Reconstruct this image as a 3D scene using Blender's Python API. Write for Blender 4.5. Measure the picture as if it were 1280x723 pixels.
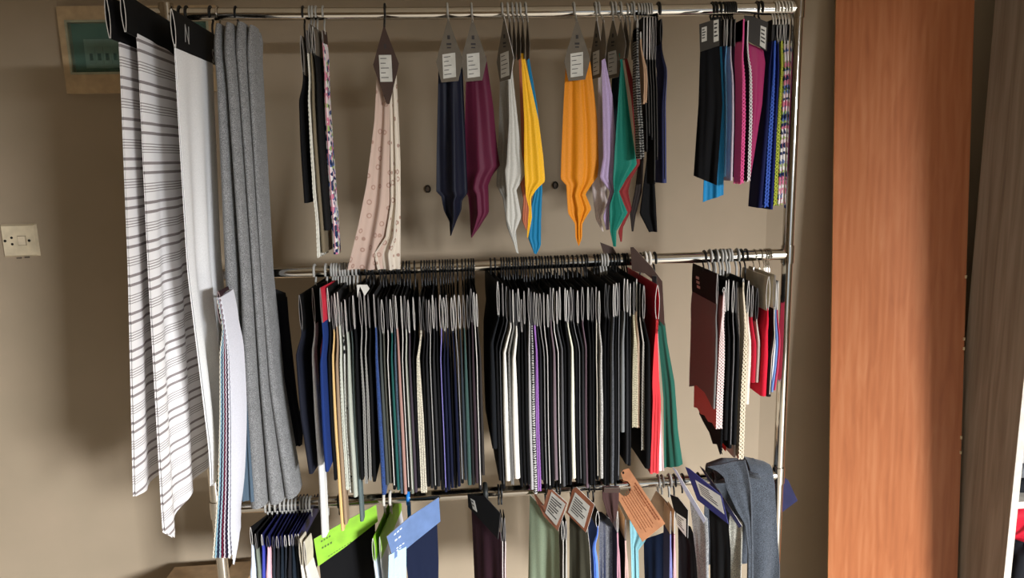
import bpy, math, random
import numpy as np
random.seed(7)
rng = np.random.default_rng(7)
for o in list(bpy.data.objects): bpy.data.objects.remove(o)
scene = bpy.context.scene
C = scene.collection

# ------------------------------------------------------------------ camera
W, H, F = 1280, 723, 924.0
PITCH, ROLL, YAW = [math.radians(a) for a in (10.15, -1.43, 4.74)]
CAM = np.array([0, 0, 1.55])
fw = np.array([math.sin(YAW)*math.cos(PITCH), math.cos(YAW)*math.cos(PITCH), -math.sin(PITCH)])
rt = np.array([math.cos(YAW), -math.sin(YAW), 0.0]); up = np.cross(rt, fw)
rt2 = math.cos(ROLL)*rt + math.sin(ROLL)*up; up2 = -math.sin(ROLL)*rt + math.cos(ROLL)*up
cd = bpy.data.cameras.new('camera'); cam = bpy.data.objects.new('camera', cd); C.objects.link(cam)
cd.sensor_fit = 'HORIZONTAL'; cd.sensor_width = 36; cd.lens = F/W*36; cd.clip_start = .02
from mathutils import Matrix, Vector
M4 = Matrix.Identity(4)
for i in range(3):
    M4[i][0] = rt2[i]; M4[i][1] = up2[i]; M4[i][2] = -fw[i]; M4[i][3] = CAM[i]
cam.matrix_world = M4
scene.camera = cam

# ------------------------------------------------------------------ light
vs = scene.view_settings
vs.view_transform = 'Standard'; vs.look = 'None'; vs.gamma = 1; vs.use_curve_mapping = False
vs.exposure = 0.1
w = bpy.data.worlds.new('world'); scene.world = w; w.use_nodes = True
bg = w.node_tree.nodes['Background']; bg.inputs[0].default_value = (.80, .90, 1.0, 1); bg.inputs[1].default_value = .6
def area(name, loc, target, sx, sy, power, col):
    l = bpy.data.lights.new(name, 'AREA'); l.shape = 'RECTANGLE'; l.size = sx; l.size_y = sy; l.energy = power; l.color = col
    o = bpy.data.objects.new(name, l); C.objects.link(o); o.location = loc
    o.rotation_euler = (Vector(target)-Vector(loc)).to_track_quat('-Z', 'Y').to_euler()
    return o
# daylight through the shop window behind the camera, to the right: the photograph's shadows all fall away from it
area('window_daylight_offscreen', (4.5, -5.2, 2.75), (.6, 1.7, .7), 1.4, 1.7, 2150, (.95, .97, 1.0))

YR = 1.60            # depth of the rack rails
YW = 2.00            # depth of the back wall

# ------------------------------------------------------------------ pixel -> place
def ray(px, py): return fw + (px-W/2)/F*rt2 - (py-H/2)/F*up2
def at(px, py, Y):
    d = ray(px, py); return CAM + d*(Y/d[1])
def at_z(px, py, z):
    d = ray(px, py); return CAM + d*((z-CAM[2])/d[2])
class Plane:
    """vertical plane through a point; phi turns the face: 0 faces the room, + brings its right end nearer"""
    def __init__(s, px, py, Y, phi=0.0, tilt=0.0):           # tilt swings the lower end towards the room
        s.o = at(px, py, Y); a = math.radians(phi); t = math.radians(tilt)
        s.u = np.array([math.cos(a), -math.sin(a), 0]); s.n = np.array([-math.sin(a)*math.cos(t), -math.cos(a)*math.cos(t), math.sin(t)])
    def p(s, px, py, off=0.0):
        d = ray(px, py); t = ((s.o-CAM)@s.n)/(d@s.n)
        return CAM + d*t + s.n*off

# ------------------------------------------------------------------ materials
def lin(c): return tuple(((v/255)/12.92 if v/255 <= .04045 else ((v/255+.055)/1.055)**2.4) for v in c) + (1,)
_m = {}
def base(name):
    m = bpy.data.materials.new(name); m.use_nodes = True
    nt = m.node_tree; return m, nt, nt.nodes['Principled BSDF']
def N(nt, t, **k):
    n = nt.nodes.new(t)
    for a, v in k.items(): setattr(n, a, v)
    return n
def ramp(nt, stops, interp='LINEAR'):
    r = N(nt, 'ShaderNodeValToRGB'); r.color_ramp.interpolation = interp
    e = r.color_ramp.elements
    while len(e) > 1: e.remove(e[-1])
    e[0].position = stops[0][0]; e[0].color = lin(stops[0][1])
    for p, c in stops[1:]:
        x = e.new(p); x.color = lin(c)
    return r
def bump(nt, b, fac, strength, dist=.001):
    n = N(nt, 'ShaderNodeBump'); n.inputs['Strength'].default_value = strength; n.inputs['Distance'].default_value = dist
    nt.links.new(fac, n.inputs['Height']); nt.links.new(n.outputs[0], b.inputs['Normal'])
def mul(c, f): return tuple(max(0, min(255, int(v*f))) for v in c)
def fab(col, kind='plain'):
    key = ('fab', tuple(col), kind)
    if key in _m: return _m[key]
    m, nt, b = base('fabric_%s_%d_%d_%d' % ((kind,)+tuple(col)))
    b.inputs['Roughness'].default_value = .85; b.inputs['Specular IOR Level'].default_value = .15
    tc = N(nt, 'ShaderNodeTexCoord'); L = nt.links.new
    nz = N(nt, 'ShaderNodeTexNoise'); L(tc.outputs['Object'], nz.inputs['Vector'])
    nz.inputs['Scale'].default_value = 500; nz.inputs['Detail'].default_value = 2
    if kind == 'satin':
        b.inputs['Roughness'].default_value = .6; b.inputs['Specular IOR Level'].default_value = .25
    if kind in ('plain', 'satin'):
        r = ramp(nt, [(.3, mul(col, .96)), (.7, mul(col, 1.03))]); L(nz.outputs['Fac'], r.inputs[0]); L(r.outputs[0], b.inputs['Base Color'])
    elif kind == 'wool':
        nz.inputs['Scale'].default_value = 620; nz.inputs['Detail'].default_value = 3
        n2 = N(nt, 'ShaderNodeTexNoise'); L(tc.outputs['Object'], n2.inputs['Vector']); n2.inputs['Scale'].default_value = 60
        mx = N(nt, 'ShaderNodeMath', operation='MULTIPLY_ADD'); L(n2.outputs['Fac'], mx.inputs[0]); mx.inputs[1].default_value = .12
        L(nz.outputs['Fac'], mx.inputs[2])
        r = ramp(nt, [(.36, mul(col, .66)), (.56, col), (.74, mul(col, 1.3))]); L(mx.outputs[0], r.inputs[0]); L(r.outputs[0], b.inputs['Base Color'])
        b.inputs['Roughness'].default_value = 1.0; b.inputs['Sheen Weight'].default_value = .15
    elif kind == 'stripe':
        sx = N(nt, 'ShaderNodeSeparateXYZ'); L(tc.outputs['Object'], sx.inputs[0])
        md = N(nt, 'ShaderNodeMath', operation='PINGPONG'); md.operation = 'FRACT'
        dv = N(nt, 'ShaderNodeMath', operation='MULTIPLY'); dv.inputs[1].default_value = 1/.066
        L(sx.outputs['Z'], dv.inputs[0]); L(dv.outputs[0], md.inputs[0])
        d1, d2 = (150, 141, 140), (166, 158, 156); st = [(0.0, col)]
        for a, wd, c in ((.04, .075, d1), (.34, .025, d2), (.41, .025, d2), (.48, .025, d2), (.55, .025, d2), (.80, .075, d1)):
            st += [(a, c), (a+wd, col)]
        r = ramp(nt, st, 'CONSTANT'); L(md.outputs[0], r.inputs[0]); L(r.outputs[0], b.inputs['Base Color'])
    elif kind in ('floral', 'multi', 'spots', 'patch'):
        vo = N(nt, 'ShaderNodeTexVoronoi'); L(tc.outputs['Object'], vo.inputs['Vector'])
        vo.inputs['Scale'].default_value = {'floral': 52, 'multi': 120, 'spots': 60, 'patch': 14}[kind]
        if kind == 'multi':
            r = ramp(nt, [(0, (40, 52, 90)), (.16, (224, 220, 218)), (.42, (90, 110, 160)), (.52, (206, 120, 146)), (.66, (160, 184, 110)), (.74, (226, 206, 210)), (.92, (60, 62, 90))], 'CONSTANT')
            sp = N(nt, 'ShaderNodeSeparateColor'); L(vo.outputs['Color'], sp.inputs[0]); L(sp.outputs[0], r.inputs[0])
        else:
            dk = {'floral': (160, 130, 116), 'spots': (25, 25, 28), 'patch': (120, 80, 40)}[kind]
            lo = {'floral': .20, 'spots': .22, 'patch': .16}[kind]
            if kind == 'floral': r = ramp(nt, [(0, col), (.16, col), (.2, dk), (.27, dk), (.31, col)])
            else: r = ramp(nt, [(0, dk), (lo, dk), (lo+.1, col)])
            L(vo.outputs['Distance'], r.inputs[0])
        L(r.outputs[0], b.inputs['Base Color'])
    elif kind in ('chain', 'check', 'knit'):
        ck = N(nt, 'ShaderNodeTexWave' if kind != 'check' else 'ShaderNodeTexChecker')
        L(tc.outputs['Object'], ck.inputs['Vector'])
        if kind == 'check':
            ck.inputs['Scale'].default_value = 45; ck.inputs['Color1'].default_value = lin((96, 94, 90)); ck.inputs['Color2'].default_value = lin(col); L(ck.outputs['Color'], b.inputs['Base Color'])
        else:
            ck.bands_direction = 'Z'; ck.inputs['Scale'].default_value = 60 if kind == 'chain' else 120; ck.inputs['Distortion'].default_value = 4
            ck.inputs['Detail Scale'].default_value = 3
            r = ramp(nt, [(.35, (22, 22, 24)), (.6, col)] if kind == 'chain' else [(.2, mul(col, .7)), (.6, col)]); L(ck.outputs['Fac'], r.inputs[0]); L(r.outputs[0], b.inputs['Base Color'])
    if kind not in ('satin',): bump(nt, b, nz.outputs['Fac'], .10 if kind != 'wool' else .6)
    _m[key] = m; return m
def plain(col, rough=.6, metal=0.0, spec=.4, noise=.06, scale=40, bumps=0.0, coord='Object'):
    key = ('p', tuple(col), rough, metal, spec, noise, scale, bumps)
    if key in _m: return _m[key]
    m, nt, b = base('surface_%d_%d_%d' % tuple(col)); L = nt.links.new
    tc = N(nt, 'ShaderNodeTexCoord'); nz = N(nt, 'ShaderNodeTexNoise'); L(tc.outputs[coord], nz.inputs['Vector'])
    nz.inputs['Scale'].default_value = scale; nz.inputs['Detail'].default_value = 4
    r = ramp(nt, [(.3, mul(col, 1-noise)), (.7, mul(col, 1+noise))]); L(nz.outputs['Fac'], r.inputs[0]); L(r.outputs[0], b.inputs['Base Color'])
    b.inputs['Roughness'].default_value = rough; b.inputs['Metallic'].default_value = metal; b.inputs['Specular IOR Level'].default_value = spec
    if bumps: bump(nt, b, nz.outputs['Fac'], bumps, .002)
    _m[key] = m; return m
def wood(name, stops, sc, dist, rough, spec=.3, wav=3.0):
    m, nt, b = base(name); L = nt.links.new
    tc = N(nt, 'ShaderNodeTexCoord'); mp = N(nt, 'ShaderNodeMapping'); L(tc.outputs['Object'], mp.inputs[0]); mp.inputs['Scale'].default_value = sc
    nz = N(nt, 'ShaderNodeTexNoise'); L(mp.outputs[0], nz.inputs['Vector']); nz.inputs['Scale'].default_value = 3; nz.inputs['Detail'].default_value = 6; nz.inputs['Distortion'].default_value = dist
    wv = N(nt, 'ShaderNodeTexWave'); wv.bands_direction = 'X'; L(mp.outputs[0], wv.inputs['Vector']); wv.inputs['Scale'].default_value = wav; wv.inputs['Distortion'].default_value = 6; wv.inputs['Detail'].default_value = 3
    mx = N(nt, 'ShaderNodeMath', operation='MULTIPLY_ADD'); L(wv.outputs['Fac'], mx.inputs[0]); mx.inputs[1].default_value = .14; L(nz.outputs['Fac'], mx.inputs[2])
    r = ramp(nt, stops); L(mx.outputs[0], r.inputs[0]); L(r.outputs[0], b.inputs['Base Color'])
    b.inputs['Roughness'].default_value = rough; b.inputs['Specular IOR Level'].default_value = spec
    bump(nt, b, mx.outputs[0], .15, .001)
    return m
def glassy(col, alpha=.4):
    m, nt, b = base('tinted_plastic'); b.inputs['Base Color'].default_value = lin(col); b.inputs['Roughness'].default_value = .15
    b.inputs['Alpha'].default_value = alpha
    return m
CHROME = plain((205, 200, 192), .12, 1.0, .5, .01)
BLACKP = plain((13, 13, 14), .45)
GREYP = plain((168, 166, 160), .5)
WHITEP = plain((214, 208, 196), .5)
CARD_EDGE = plain((190, 186, 180), .8)
EDGES = [CARD_EDGE, CARD_EDGE, plain((150, 146, 142), .8), plain((112, 108, 106), .8), plain((70, 68, 68), .8)]
BLACKCARD = plain((13, 13, 14), .75, 0, .2)
GREYCARD = plain((100, 92, 80), .75)
BROWNCARD = plain((62, 44, 36), .75)
PAPER = plain((196, 194, 186), .8)
INK = plain((50, 48, 48), .8)

# ------------------------------------------------------------------ mesh helpers
class MB:
    def __init__(s): s.v = []; s.f = []; s.m = []; s.sm = []
    def add(s, v, f, m=0, smooth=True):
        o = len(s.v); s.v += [tuple(p) for p in v]
        for i, q in enumerate(f):
            s.f.append(tuple(o+k for k in q)); s.m.append(m[i] if isinstance(m, list) else m); s.sm.append(smooth)
        return s
    def box(s, a, b, m=0):
        x0, y0, z0 = a; x1, y1, z1 = b
        v = [(x0,y0,z0),(x1,y0,z0),(x1,y1,z0),(x0,y1,z0),(x0,y0,z1),(x1,y0,z1),(x1,y1,z1),(x0,y1,z1)]
        return s.add(v, [(3,2,1,0),(4,5,6,7),(0,1,5,4),(1,2,6,5),(2,3,7,6),(3,0,4,7)], m, False)
    def tube(s, pts, r, n=10, m=0, cap=True):
        P = [np.array(p, float) for p in pts]; k = len(P); vs_ = []; fs = []
        rr = r if hasattr(r, '__len__') else [r]*k
        ref = None
        for i in range(k):
            t = P[min(i+1, k-1)]-P[max(i-1, 0)]; t = t/np.linalg.norm(t)
            if ref is None:
                ref = np.array([1, 0, 0]) if abs(t[0]) < .8 else np.array([0, 1, 0])
            a = ref-t*(ref@t); a /= np.linalg.norm(a); ref = a; b = np.cross(t, a)
            for j in range(n):
                q = 2*math.pi*j/n; vs_.append(P[i]+rr[i]*(math.cos(q)*a+math.sin(q)*b))
        for i in range(k-1):
            for j in range(n): fs.append((i*n+j, i*n+(j+1) % n, (i+1)*n+(j+1) % n, (i+1)*n+j))
        s.add(vs_, fs, m, True)
        if cap:
            s.add(vs_[:n], [tuple(range(n))[::-1]], m, False); s.add(vs_[-n:], [tuple(range(n))], m, False)
        return s
    def prism(s, poly, nrm, th, m=0, rim=None):
        """flat polygon (3D points) given thickness th along nrm (front face at +nrm*th)"""
        P = [np.array(p, float) for p in poly]; k = len(P); nrm = np.array(nrm, float)
        f = [p+nrm*th for p in P]
        s.add(f, [tuple(range(k))], m, False); s.add(P, [tuple(range(k))[::-1]], m, False)
        for i in range(k):
            j = (i+1) % k; s.add([P[i], P[j], f[j], f[i]], [(0, 1, 2, 3)], m if rim is None else rim, False)
        return s
    def sheet(s, G, th, m=0, rim=None, rims=('t', 'b', 'l', 'r')):
        """grid of points (R,C,3) thickened; borders may carry the rim material"""
        G = np.asarray(G, float); R, K, _ = G.shape
        du = np.gradient(G, axis=1) if K > 1 else None; dv = np.gradient(G, axis=0)
        nn = np.cross(du, dv); ln = np.linalg.norm(nn, axis=2, keepdims=True); ln[ln < 1e-12] = 1; nn /= ln
        A = G+nn*th/2; B = G-nn*th/2
        q = [(r*K+c, r*K+c+1, (r+1)*K+c+1, (r+1)*K+c) for r in range(R-1) for c in range(K-1)]
        s.add(A.reshape(-1, 3), q, m, True); s.add(B.reshape(-1, 3), [x[::-1] for x in q], m, True)
        rim = m if rim is None else rim
        def strip(a, b, mm):
            k = len(a); s.add(list(a)+list(b), [(i, i+1, k+i+1, k+i) for i in range(k-1)], mm, True)
        strip(A[0], B[0], rim if 't' in rims else m); strip(A[-1], B[-1], rim if 'b' in rims else m)
        strip(A[:, 0], B[:, 0], rim if 'l' in rims else m); strip(A[:, -1], B[:, -1], rim if 'r' in rims else m)
        return s
    def mesh(s, name, mats, off=(0, 0, 0)):
        me = bpy.data.meshes.new(name); o = np.array(off, float)
        me.from_pydata([tuple(np.array(p)-o) for p in s.v], [], s.f)
        for x in mats: me.materials.append(x)
        me.polygons.foreach_set('material_index', s.m); me.polygons.foreach_set('use_smooth', s.sm); me.update()
        return me
def obj(name, me, parent=None, loc=(0, 0, 0)):
    o = bpy.data.objects.new(name, me); C.objects.link(o); o.location = loc
    if parent is not None: o.parent = parent
    return o
def thing(name, label, cat, loc, group=None):
    o = bpy.data.objects.new(name, None); C.objects.link(o); o.location = [float(v) for v in loc]
    o.empty_display_size = .05; o['label'] = label; o['category'] = cat
    if group: o['group'] = group
    return o
def part(name, mb, mats, root, parent=None):
    """mesh part in world coordinates under root (or under a part of root)"""
    o = obj(name, mb.mesh(name, mats if isinstance(mats, (list, tuple)) else [mats], root.location), parent or root)
    return o
def single(name, mb, mats, label, cat, loc, group=None):
    o = obj(name, mb.mesh(name, mats if isinstance(mats, (list, tuple)) else [mats], loc), None, loc)
    o['label'] = label; o['category'] = cat
    if group: o['group'] = group
    return o
def struct(name, mb, mats):
    o = obj(name, mb.mesh(name, mats if isinstance(mats, (list, tuple)) else [mats])); o['kind'] = 'structure'; return o
def smooth_poly(pts, n):
    """resample a polyline of (a,b) pairs smoothly on b"""
    P = np.array(pts, float); t = np.linspace(0, 1, len(P)); q = np.linspace(0, 1, n)
    d = np.concatenate([[0], np.cumsum(np.linalg.norm(np.diff(P, axis=0), axis=1))]); d /= d[-1]
    X = np.stack([np.interp(q, d, P[:, k]) for k in range(P.shape[1])], 1)
    k = max(1, n//14)
    for _ in range(k): X[1:-1] = (X[:-2]+2*X[1:-1]+X[2:])/4
    return X

# ------------------------------------------------------------------ the room
WALL = plain((158, 143, 122), .9, 0, .15, .02, 6, .05)
FLOOR = plain((186, 176, 160), .5, 0, .3, .06, 12)
XC = float(at(953, 420, YW)[0])           # corner of the alcove
YP = 1.80                                 # straight wall past the slanting piece
struct('floor', MB().box((-2.6, -2.4, -.05), (3.6, YW+.2, 0)), FLOOR)
struct('ceiling', MB().box((-2.6, -2.4, 2.75), (3.6, YW+.2, 2.85)), plain((214, 206, 192), .9))
struct('wall_back', MB().box((-2.6, YW, 0), (XC+.02, YW+.12, 2.75)), WALL)
wr = [(XC, YW, 0), (1.414, YP, 0), (3.6, YP, 0), (3.6, YW+.12, 0), (XC, YW+.12, 0)]       # wall slanting out of the corner, then straight
struct('wall_right', MB().prism(wr, (0, 0, 1), 2.75), WALL)
struct('wall_left', MB().box((-2.72, -2.4, 0), (-2.6, YW+.12, 2.75)), WALL)
struct('wall_side', MB().box((3.6, -2.4, 0), (3.72, YW+.12, 2.75)), WALL)
wf = MB()      # wall behind the camera with the shop window opening
WX0, WX1, WZ0, WZ1 = .9, 3.5, .25, 1.95
wf.box((-2.6, -2.4, 0), (WX0, -2.28, 2.75))
wf.box((WX1, -2.4, 0), (3.6, -2.28, 2.75)); wf.box((WX0, -2.4, WZ1), (WX1, -2.28, 2.75)); wf.box((WX0, -2.4, 0), (WX1, -2.28, WZ0))
struct('wall_front', wf, WALL)

# ------------------------------------------------------------------ chrome rack
TR = 0.0125
ZT = float(at(600, 14, YR)[2]); ZM = float(at(670, 329.5, YR)[2]); ZB = float(at(640, 614, YR)[2])
XL = float(at(241, 340, YR)[0]); XRt = float(at(985, 300, YR)[0])
rack = thing('clothes_rack', 'chrome tube clothes rack with three rails standing against the wall', 'clothes rack', (.1, YR, 0))
for x in (XL, XRt):
    part('upright', MB().tube([(x, YR, .04), (x, YR, ZT+.014)], TR, 20), CHROME, rack)
    part('foot', MB().tube([(x, YR-.26, .03), (x, YR+.26, .03)], TR, 14), CHROME, rack)
for z in (ZT, ZM, ZB):
    xs = XL-.06 if z == ZT else XL
    pts = [(a, YR, z-(.0035*math.sin(math.pi*(a-xs)/(XRt-xs)) if z == ZT else 0)) for a in np.linspace(xs, XRt, 15)]
    part('rail', MB().tube(pts, TR, 20), CHROME, rack)
    for x in (XL, XRt): part('joint', MB().tube([(x, YR, z-.02), (x, YR, z+.02)], TR+.0022, 20), CHROME, rack)
part('end_cap', MB().tube([(XL-.068, YR, ZT), (XL-.058, YR, ZT)], TR+.003, 20), GREYP, rack)
part('lower_rail', MB().tube([(XL, YR, .16), (XRt, YR, .16)], TR*.8, 14), CHROME, rack)
RZ = {'T': ZT, 'M': ZM, 'B': ZB}

# ------------------------------------------------------------------ hooks, headers, fabric
def rail_z(x, zr):
    if abs(zr-ZT) > 1e-6: return zr
    return zr-.0035*math.sin(math.pi*min(1, max(0, (x-(XL-.06))/(XRt-XL+.06))))
def hook_part(root, x, zr, drop, col, r=.0019, back=1, parent=None):
    R0 = TR+r+.0003; mb = MB(); pts = []; dz_ = rail_z(x, zr)-zr; zr += dz_; drop += dz_
    for a in np.linspace(-35, 190, 17):
        q = math.radians(a); pts.append((x, YR-back*R0*math.cos(q), zr+R0*math.sin(q)))
    pts += [(x, YR+back*R0*.75, zr-R0*.75), (x, YR+back*R0*.2, zr-R0*1.35), (x, YR, zr-R0*1.8), (x, YR, zr-max(drop, .032))]
    mb.tube(pts, r, 7); return part('hook', mb, col, root, parent)
def header_loop(mb, xn, xf, yn, yf, zt, hh, wd, th=.0011, ztf=None):
    """folded card seen from its end: a flat loop running from near to far"""
    prof = []
    for t in np.linspace(0, 1, 8): prof.append((-wd*math.sin(math.pi*min(t*.9+.05, .95))**.8, -hh*(1-t)))
    prof = [(-a[0]*-1, a[1]) for a in prof]
    lft = [(p[0], p[1]) for p in prof]; rgt = [(-p[0], p[1]) for p in prof[::-1]]
    path = lft + [(0, wd*.5)] + rgt
    ztf = zt if ztf is None else ztf
    G = np.array([[(xn+(xf-xn)*f+a, yn+(yf-yn)*f, zt+(ztf-zt)*f+b) for f in (0, .5, 1)] for a, b in path])
    mb.sheet(G, th, 0, 1, rims=('l', 'r')); return mb

PEND = {'T': [], 'M': [], 'B': []}
def esw(rail, px, ty, pts, col, label, group, kind='plain', rim=None, th=.005, hh=.074, hcol=BLACKCARD, hookc=BLACKP, hr=.0019,
        half=.125, yn=None, yf=None, skew=0.0, pink=False, fold=.002, leaves=2, hw=.0026, hem=None, name='fabric_swatch', hookpx=None, printed=False, flap=None):
    """swatch hanging at right angles to the wall: hook, folded header card, fabric leaves; pixel data give its near edge.
    Noted here, built by hang_all once its neighbours are known"""
    yn = (YR-half+random.uniform(-.006, .006)) if yn is None else yn; yf = (YR+half*.9) if yf is None else yf
    p0 = at(px, ty, yn); x0, z0 = float(p0[0]), float(p0[2]); zr = RZ[rail]
    if yn > YR-.03: z0 = min(z0, rail_z(x0, zr)-TR-.009)
    ztop = min(z0, rail_z(x0, zr)-TR-.009)                 # top of the card where it passes under the rail
    edge = [(x0, z0-hh+.006)] + [(float(at(a, b, yn)[0]), float(at(a, b, yn)[2])) for a, b in pts]
    yff = yf
    if rail == 'M' and edge[-1][1] < ZB+.03: yff = 1.502         # long ones hang in front of the lowest rail
    PEND[rail].append(dict(locals()))
def pava(p, h):
    """least change of the places p (in order) that leaves room for half widths h"""
    cum = np.concatenate([[0], np.cumsum(h[:-1]+h[1:])]); r = p-cum; blocks = []
    for v_ in r:
        blocks.append([v_, 1])
        while len(blocks) > 1 and blocks[-2][0] > blocks[-1][0]:
            b2 = blocks.pop(); b1 = blocks.pop(); blocks.append([(b1[0]*b1[1]+b2[0]*b2[1])/(b1[1]+b2[1]), b1[1]+b2[1]])
    return np.concatenate([[b[0]]*b[1] for b in blocks])+cum
def hang_all(rail):
    """side by side along one rail: every card and every leaf of cloth gets its own slot"""
    L = PEND[rail]; m = len(L); zr = RZ[rail]
    xh = lambda d, y: d['x0']+d['skew']*(y-d['yn'])/(d['yf']-d['yn'])
    L.sort(key=lambda d: xh(d, YR))
    for d in L: d['hwr'] = d['hw']*random.uniform(.35, 1.0); d['E'] = smooth_poly(d['edge'], 40); d['ph'] = random.uniform(0, 6.28)
    Ya, Yb_ = YR-.13, YR+.115
    hs = np.array([max(d['hwr']+.0007, d['hr'] if d['hookc'] is not None else 0)+.0003 for d in L])
    HA = pava(np.array([xh(d, Ya) for d in L]), hs); HB = pava(np.array([xh(d, Yb_) for d in L]), hs)
    zs_ = np.linspace(max(d['edge'][0][1] for d in L), min(d['edge'][-1][1] for d in L), 44); ys = np.linspace(YR-.19, YR+.12, 6)
    hf = np.array([d['th']/2+.0008 for d in L]); X = np.zeros((m, 44, 6))
    for k, d in enumerate(L):
        E = d['E']; ex = np.interp(-zs_, -E[:, 1], E[:, 0])        # near edge at each height, held beyond its ends
        vv = np.clip((E[0, 1]-zs_)/(E[0, 1]-E[-1, 1]), 0, 1)
        for q, y in enumerate(ys):
            f = min(1.15, max(-.25, (y-d['yn'])/(d['yf']-d['yn'])))
            X[k, :, q] = ex*(1-f)+(d['x0']+d['skew']+(ex-d['x0'])*.75)*f + d['fold']*vv*np.sin(2.2*math.pi*f+d['ph'])*max(f, 0)**.5
    for a in range(44):
        for q in range(6): X[:, a, q] = pava(X[:, a, q], hf)
    roots = []
    for k, d in enumerate(L):
        yn, yf, z0, hh, th, pink, rim = d['yn'], d['yf'], d['z0'], d['hh'], d['th'], d['pink'], d['rim']
        hx = lambda y: float(HA[k]+(HB[k]-HA[k])*(y-Ya)/(Yb_-Ya))
        E = d['E']; z_hem = float(E[-1, 1])
        root = thing(d['name'], d['label'], 'fabric sample', (hx(YR), YR, z_hem), d['group']); roots.append((d, root))
        slope = (d['ztop']-z0)/(YR-yn) if YR-yn > .01 else 0.0
        if d['hookc'] is not None: hook_part(root, hx(YR), zr, zr-d['ztop']+.006, d['hookc'], d['hr'])
        mb = MB(); header_loop(mb, hx(yn), hx(yf), yn, yf, z0, hh, d['hwr'], ztf=z0+slope*(yf-yn)); hd = part('header_card', mb, [d['hcol'], random.choice(EDGES)], root)
        if d['printed']:
            pr = MB()
            for t in range(3):
                yy = yf-.05-.004*t; xx = hx(yy+.01)-d['hwr']-.0012; pr.box((xx, yy, z0-.030-.010*t), (xx+.001, yy+.02, z0-.024-.010*t))
            part('print', pr, PAPER, root, hd)
        n = 90 if pink else 34; K = 7; f = np.linspace(0, 1, K); v = np.linspace(0, 1, n); mb = MB(); yfab = d['yff']
        tt = .0014+(th-.0014)*np.sin(np.clip(v*1.5, 0, 1)*math.pi/2)
        q_ = np.linspace(0, 1, n); ez = np.interp(q_, np.linspace(0, 1, len(E)), E[:, 1])
        zH = min(g['edge'][0][1]-.004 for t, g in enumerate(L) if abs(t-k) <= 2 and abs(HA[t]-HA[k]) < .014 and g['edge'][0][1] > d['edge'][0][1]-.05)
        bl_ = np.clip((zH-ez)/.05, 0, 1); tt = (1-bl_)*np.minimum(tt, 2*hs[k]-.0016)+bl_*tt
        cols = {}
        for fj in f:
            y = yn+(yfab-yn)*fj; z = ez + slope*(y-yn)*(1-v) + (0 if d['hem'] is None else np.interp(fj, *zip(*d['hem']))*v**6)
            qa = np.interp(y, ys, np.arange(6)); q0 = min(4, int(qa)); w1 = qa-q0
            col = X[k, :, q0]*(1-w1)+X[k, :, q0+1]*w1
            cols[fj] = (hx(y)*(1-bl_)+np.interp(-z, -zs_, col)*bl_, y, z)
        if not pink and d['leaves'] == 2:        # cloth folded round: closed, rounded near edge
            cs = [(fj, -1, 0) for fj in f[:0:-1]] + [(0, -1, 0), (0, -.7, .7), (0, 0, 1), (0, .7, .7), (0, 1, 0)] + [(fj, 1, 0) for fj in f[1:]]
            G = np.zeros((n, len(cs), 3))
            for j, (fj, sg, bu) in enumerate(cs):
                x, y, z = cols[fj]; G[:, j, 0] = x+sg*tt/2; G[:, j, 1] = y-bu*tt*.5; G[:, j, 2] = z
            mb.sheet(G, .0009, 0)
            if rim: mb.tube([(G[i, len(f)+1, 0], yn-tt[i]*.5-.0004, G[i, len(f)+1, 2]) for i in range(0, n, 2)], .0010, 5, 1)
        else:
            nl = d['leaves'] if d['leaves'] != 2 else max(2, int(th/.0032)); lt = max(.0012, .85*th/nl)
            for li in range(nl):
                sg = 2*li/(nl-1)-1; G = np.zeros((n, K, 3))
                for j, fj in enumerate(f):
                    x, y, z = cols[fj]; G[:, j, 0] = x+sg*np.maximum(0, tt-lt)/2; G[:, j, 1] = y; G[:, j, 2] = z+.002*(li % 2)*v
                if pink:
                    G[:, 0, 1] += .0022*np.where((np.arange(n)+li) % 2, 1, -1); G[-1, :, 2] += .003*np.where(np.arange(K) % 2, 1, -1)
                mb.sheet(G, lt, 0, 1, rims=('l',))
        fm = fab(d['col'], d['kind']); part('fabric', mb, [fm, fab(rim) if rim else fm], root)
        if d['flap']:
            x, y, z = cols[f[-1]]; x1, y1, z1 = cols[f[3]]; o_ = th/2+.0014
            G = np.array([[(xa-o_, ya, za[-1]+dz) for xa, ya, za in ((x1[-3], y1, z1), ((x1[-3]+x[-3])/2, (y+y1)/2, (z+z1)/2), (x[-3], y, z))] for dz in (.016, .006, -.004)])
            part('fabric_flap', MB().sheet(G, .0011), fab(d['flap']), root)
    return roots

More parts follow.
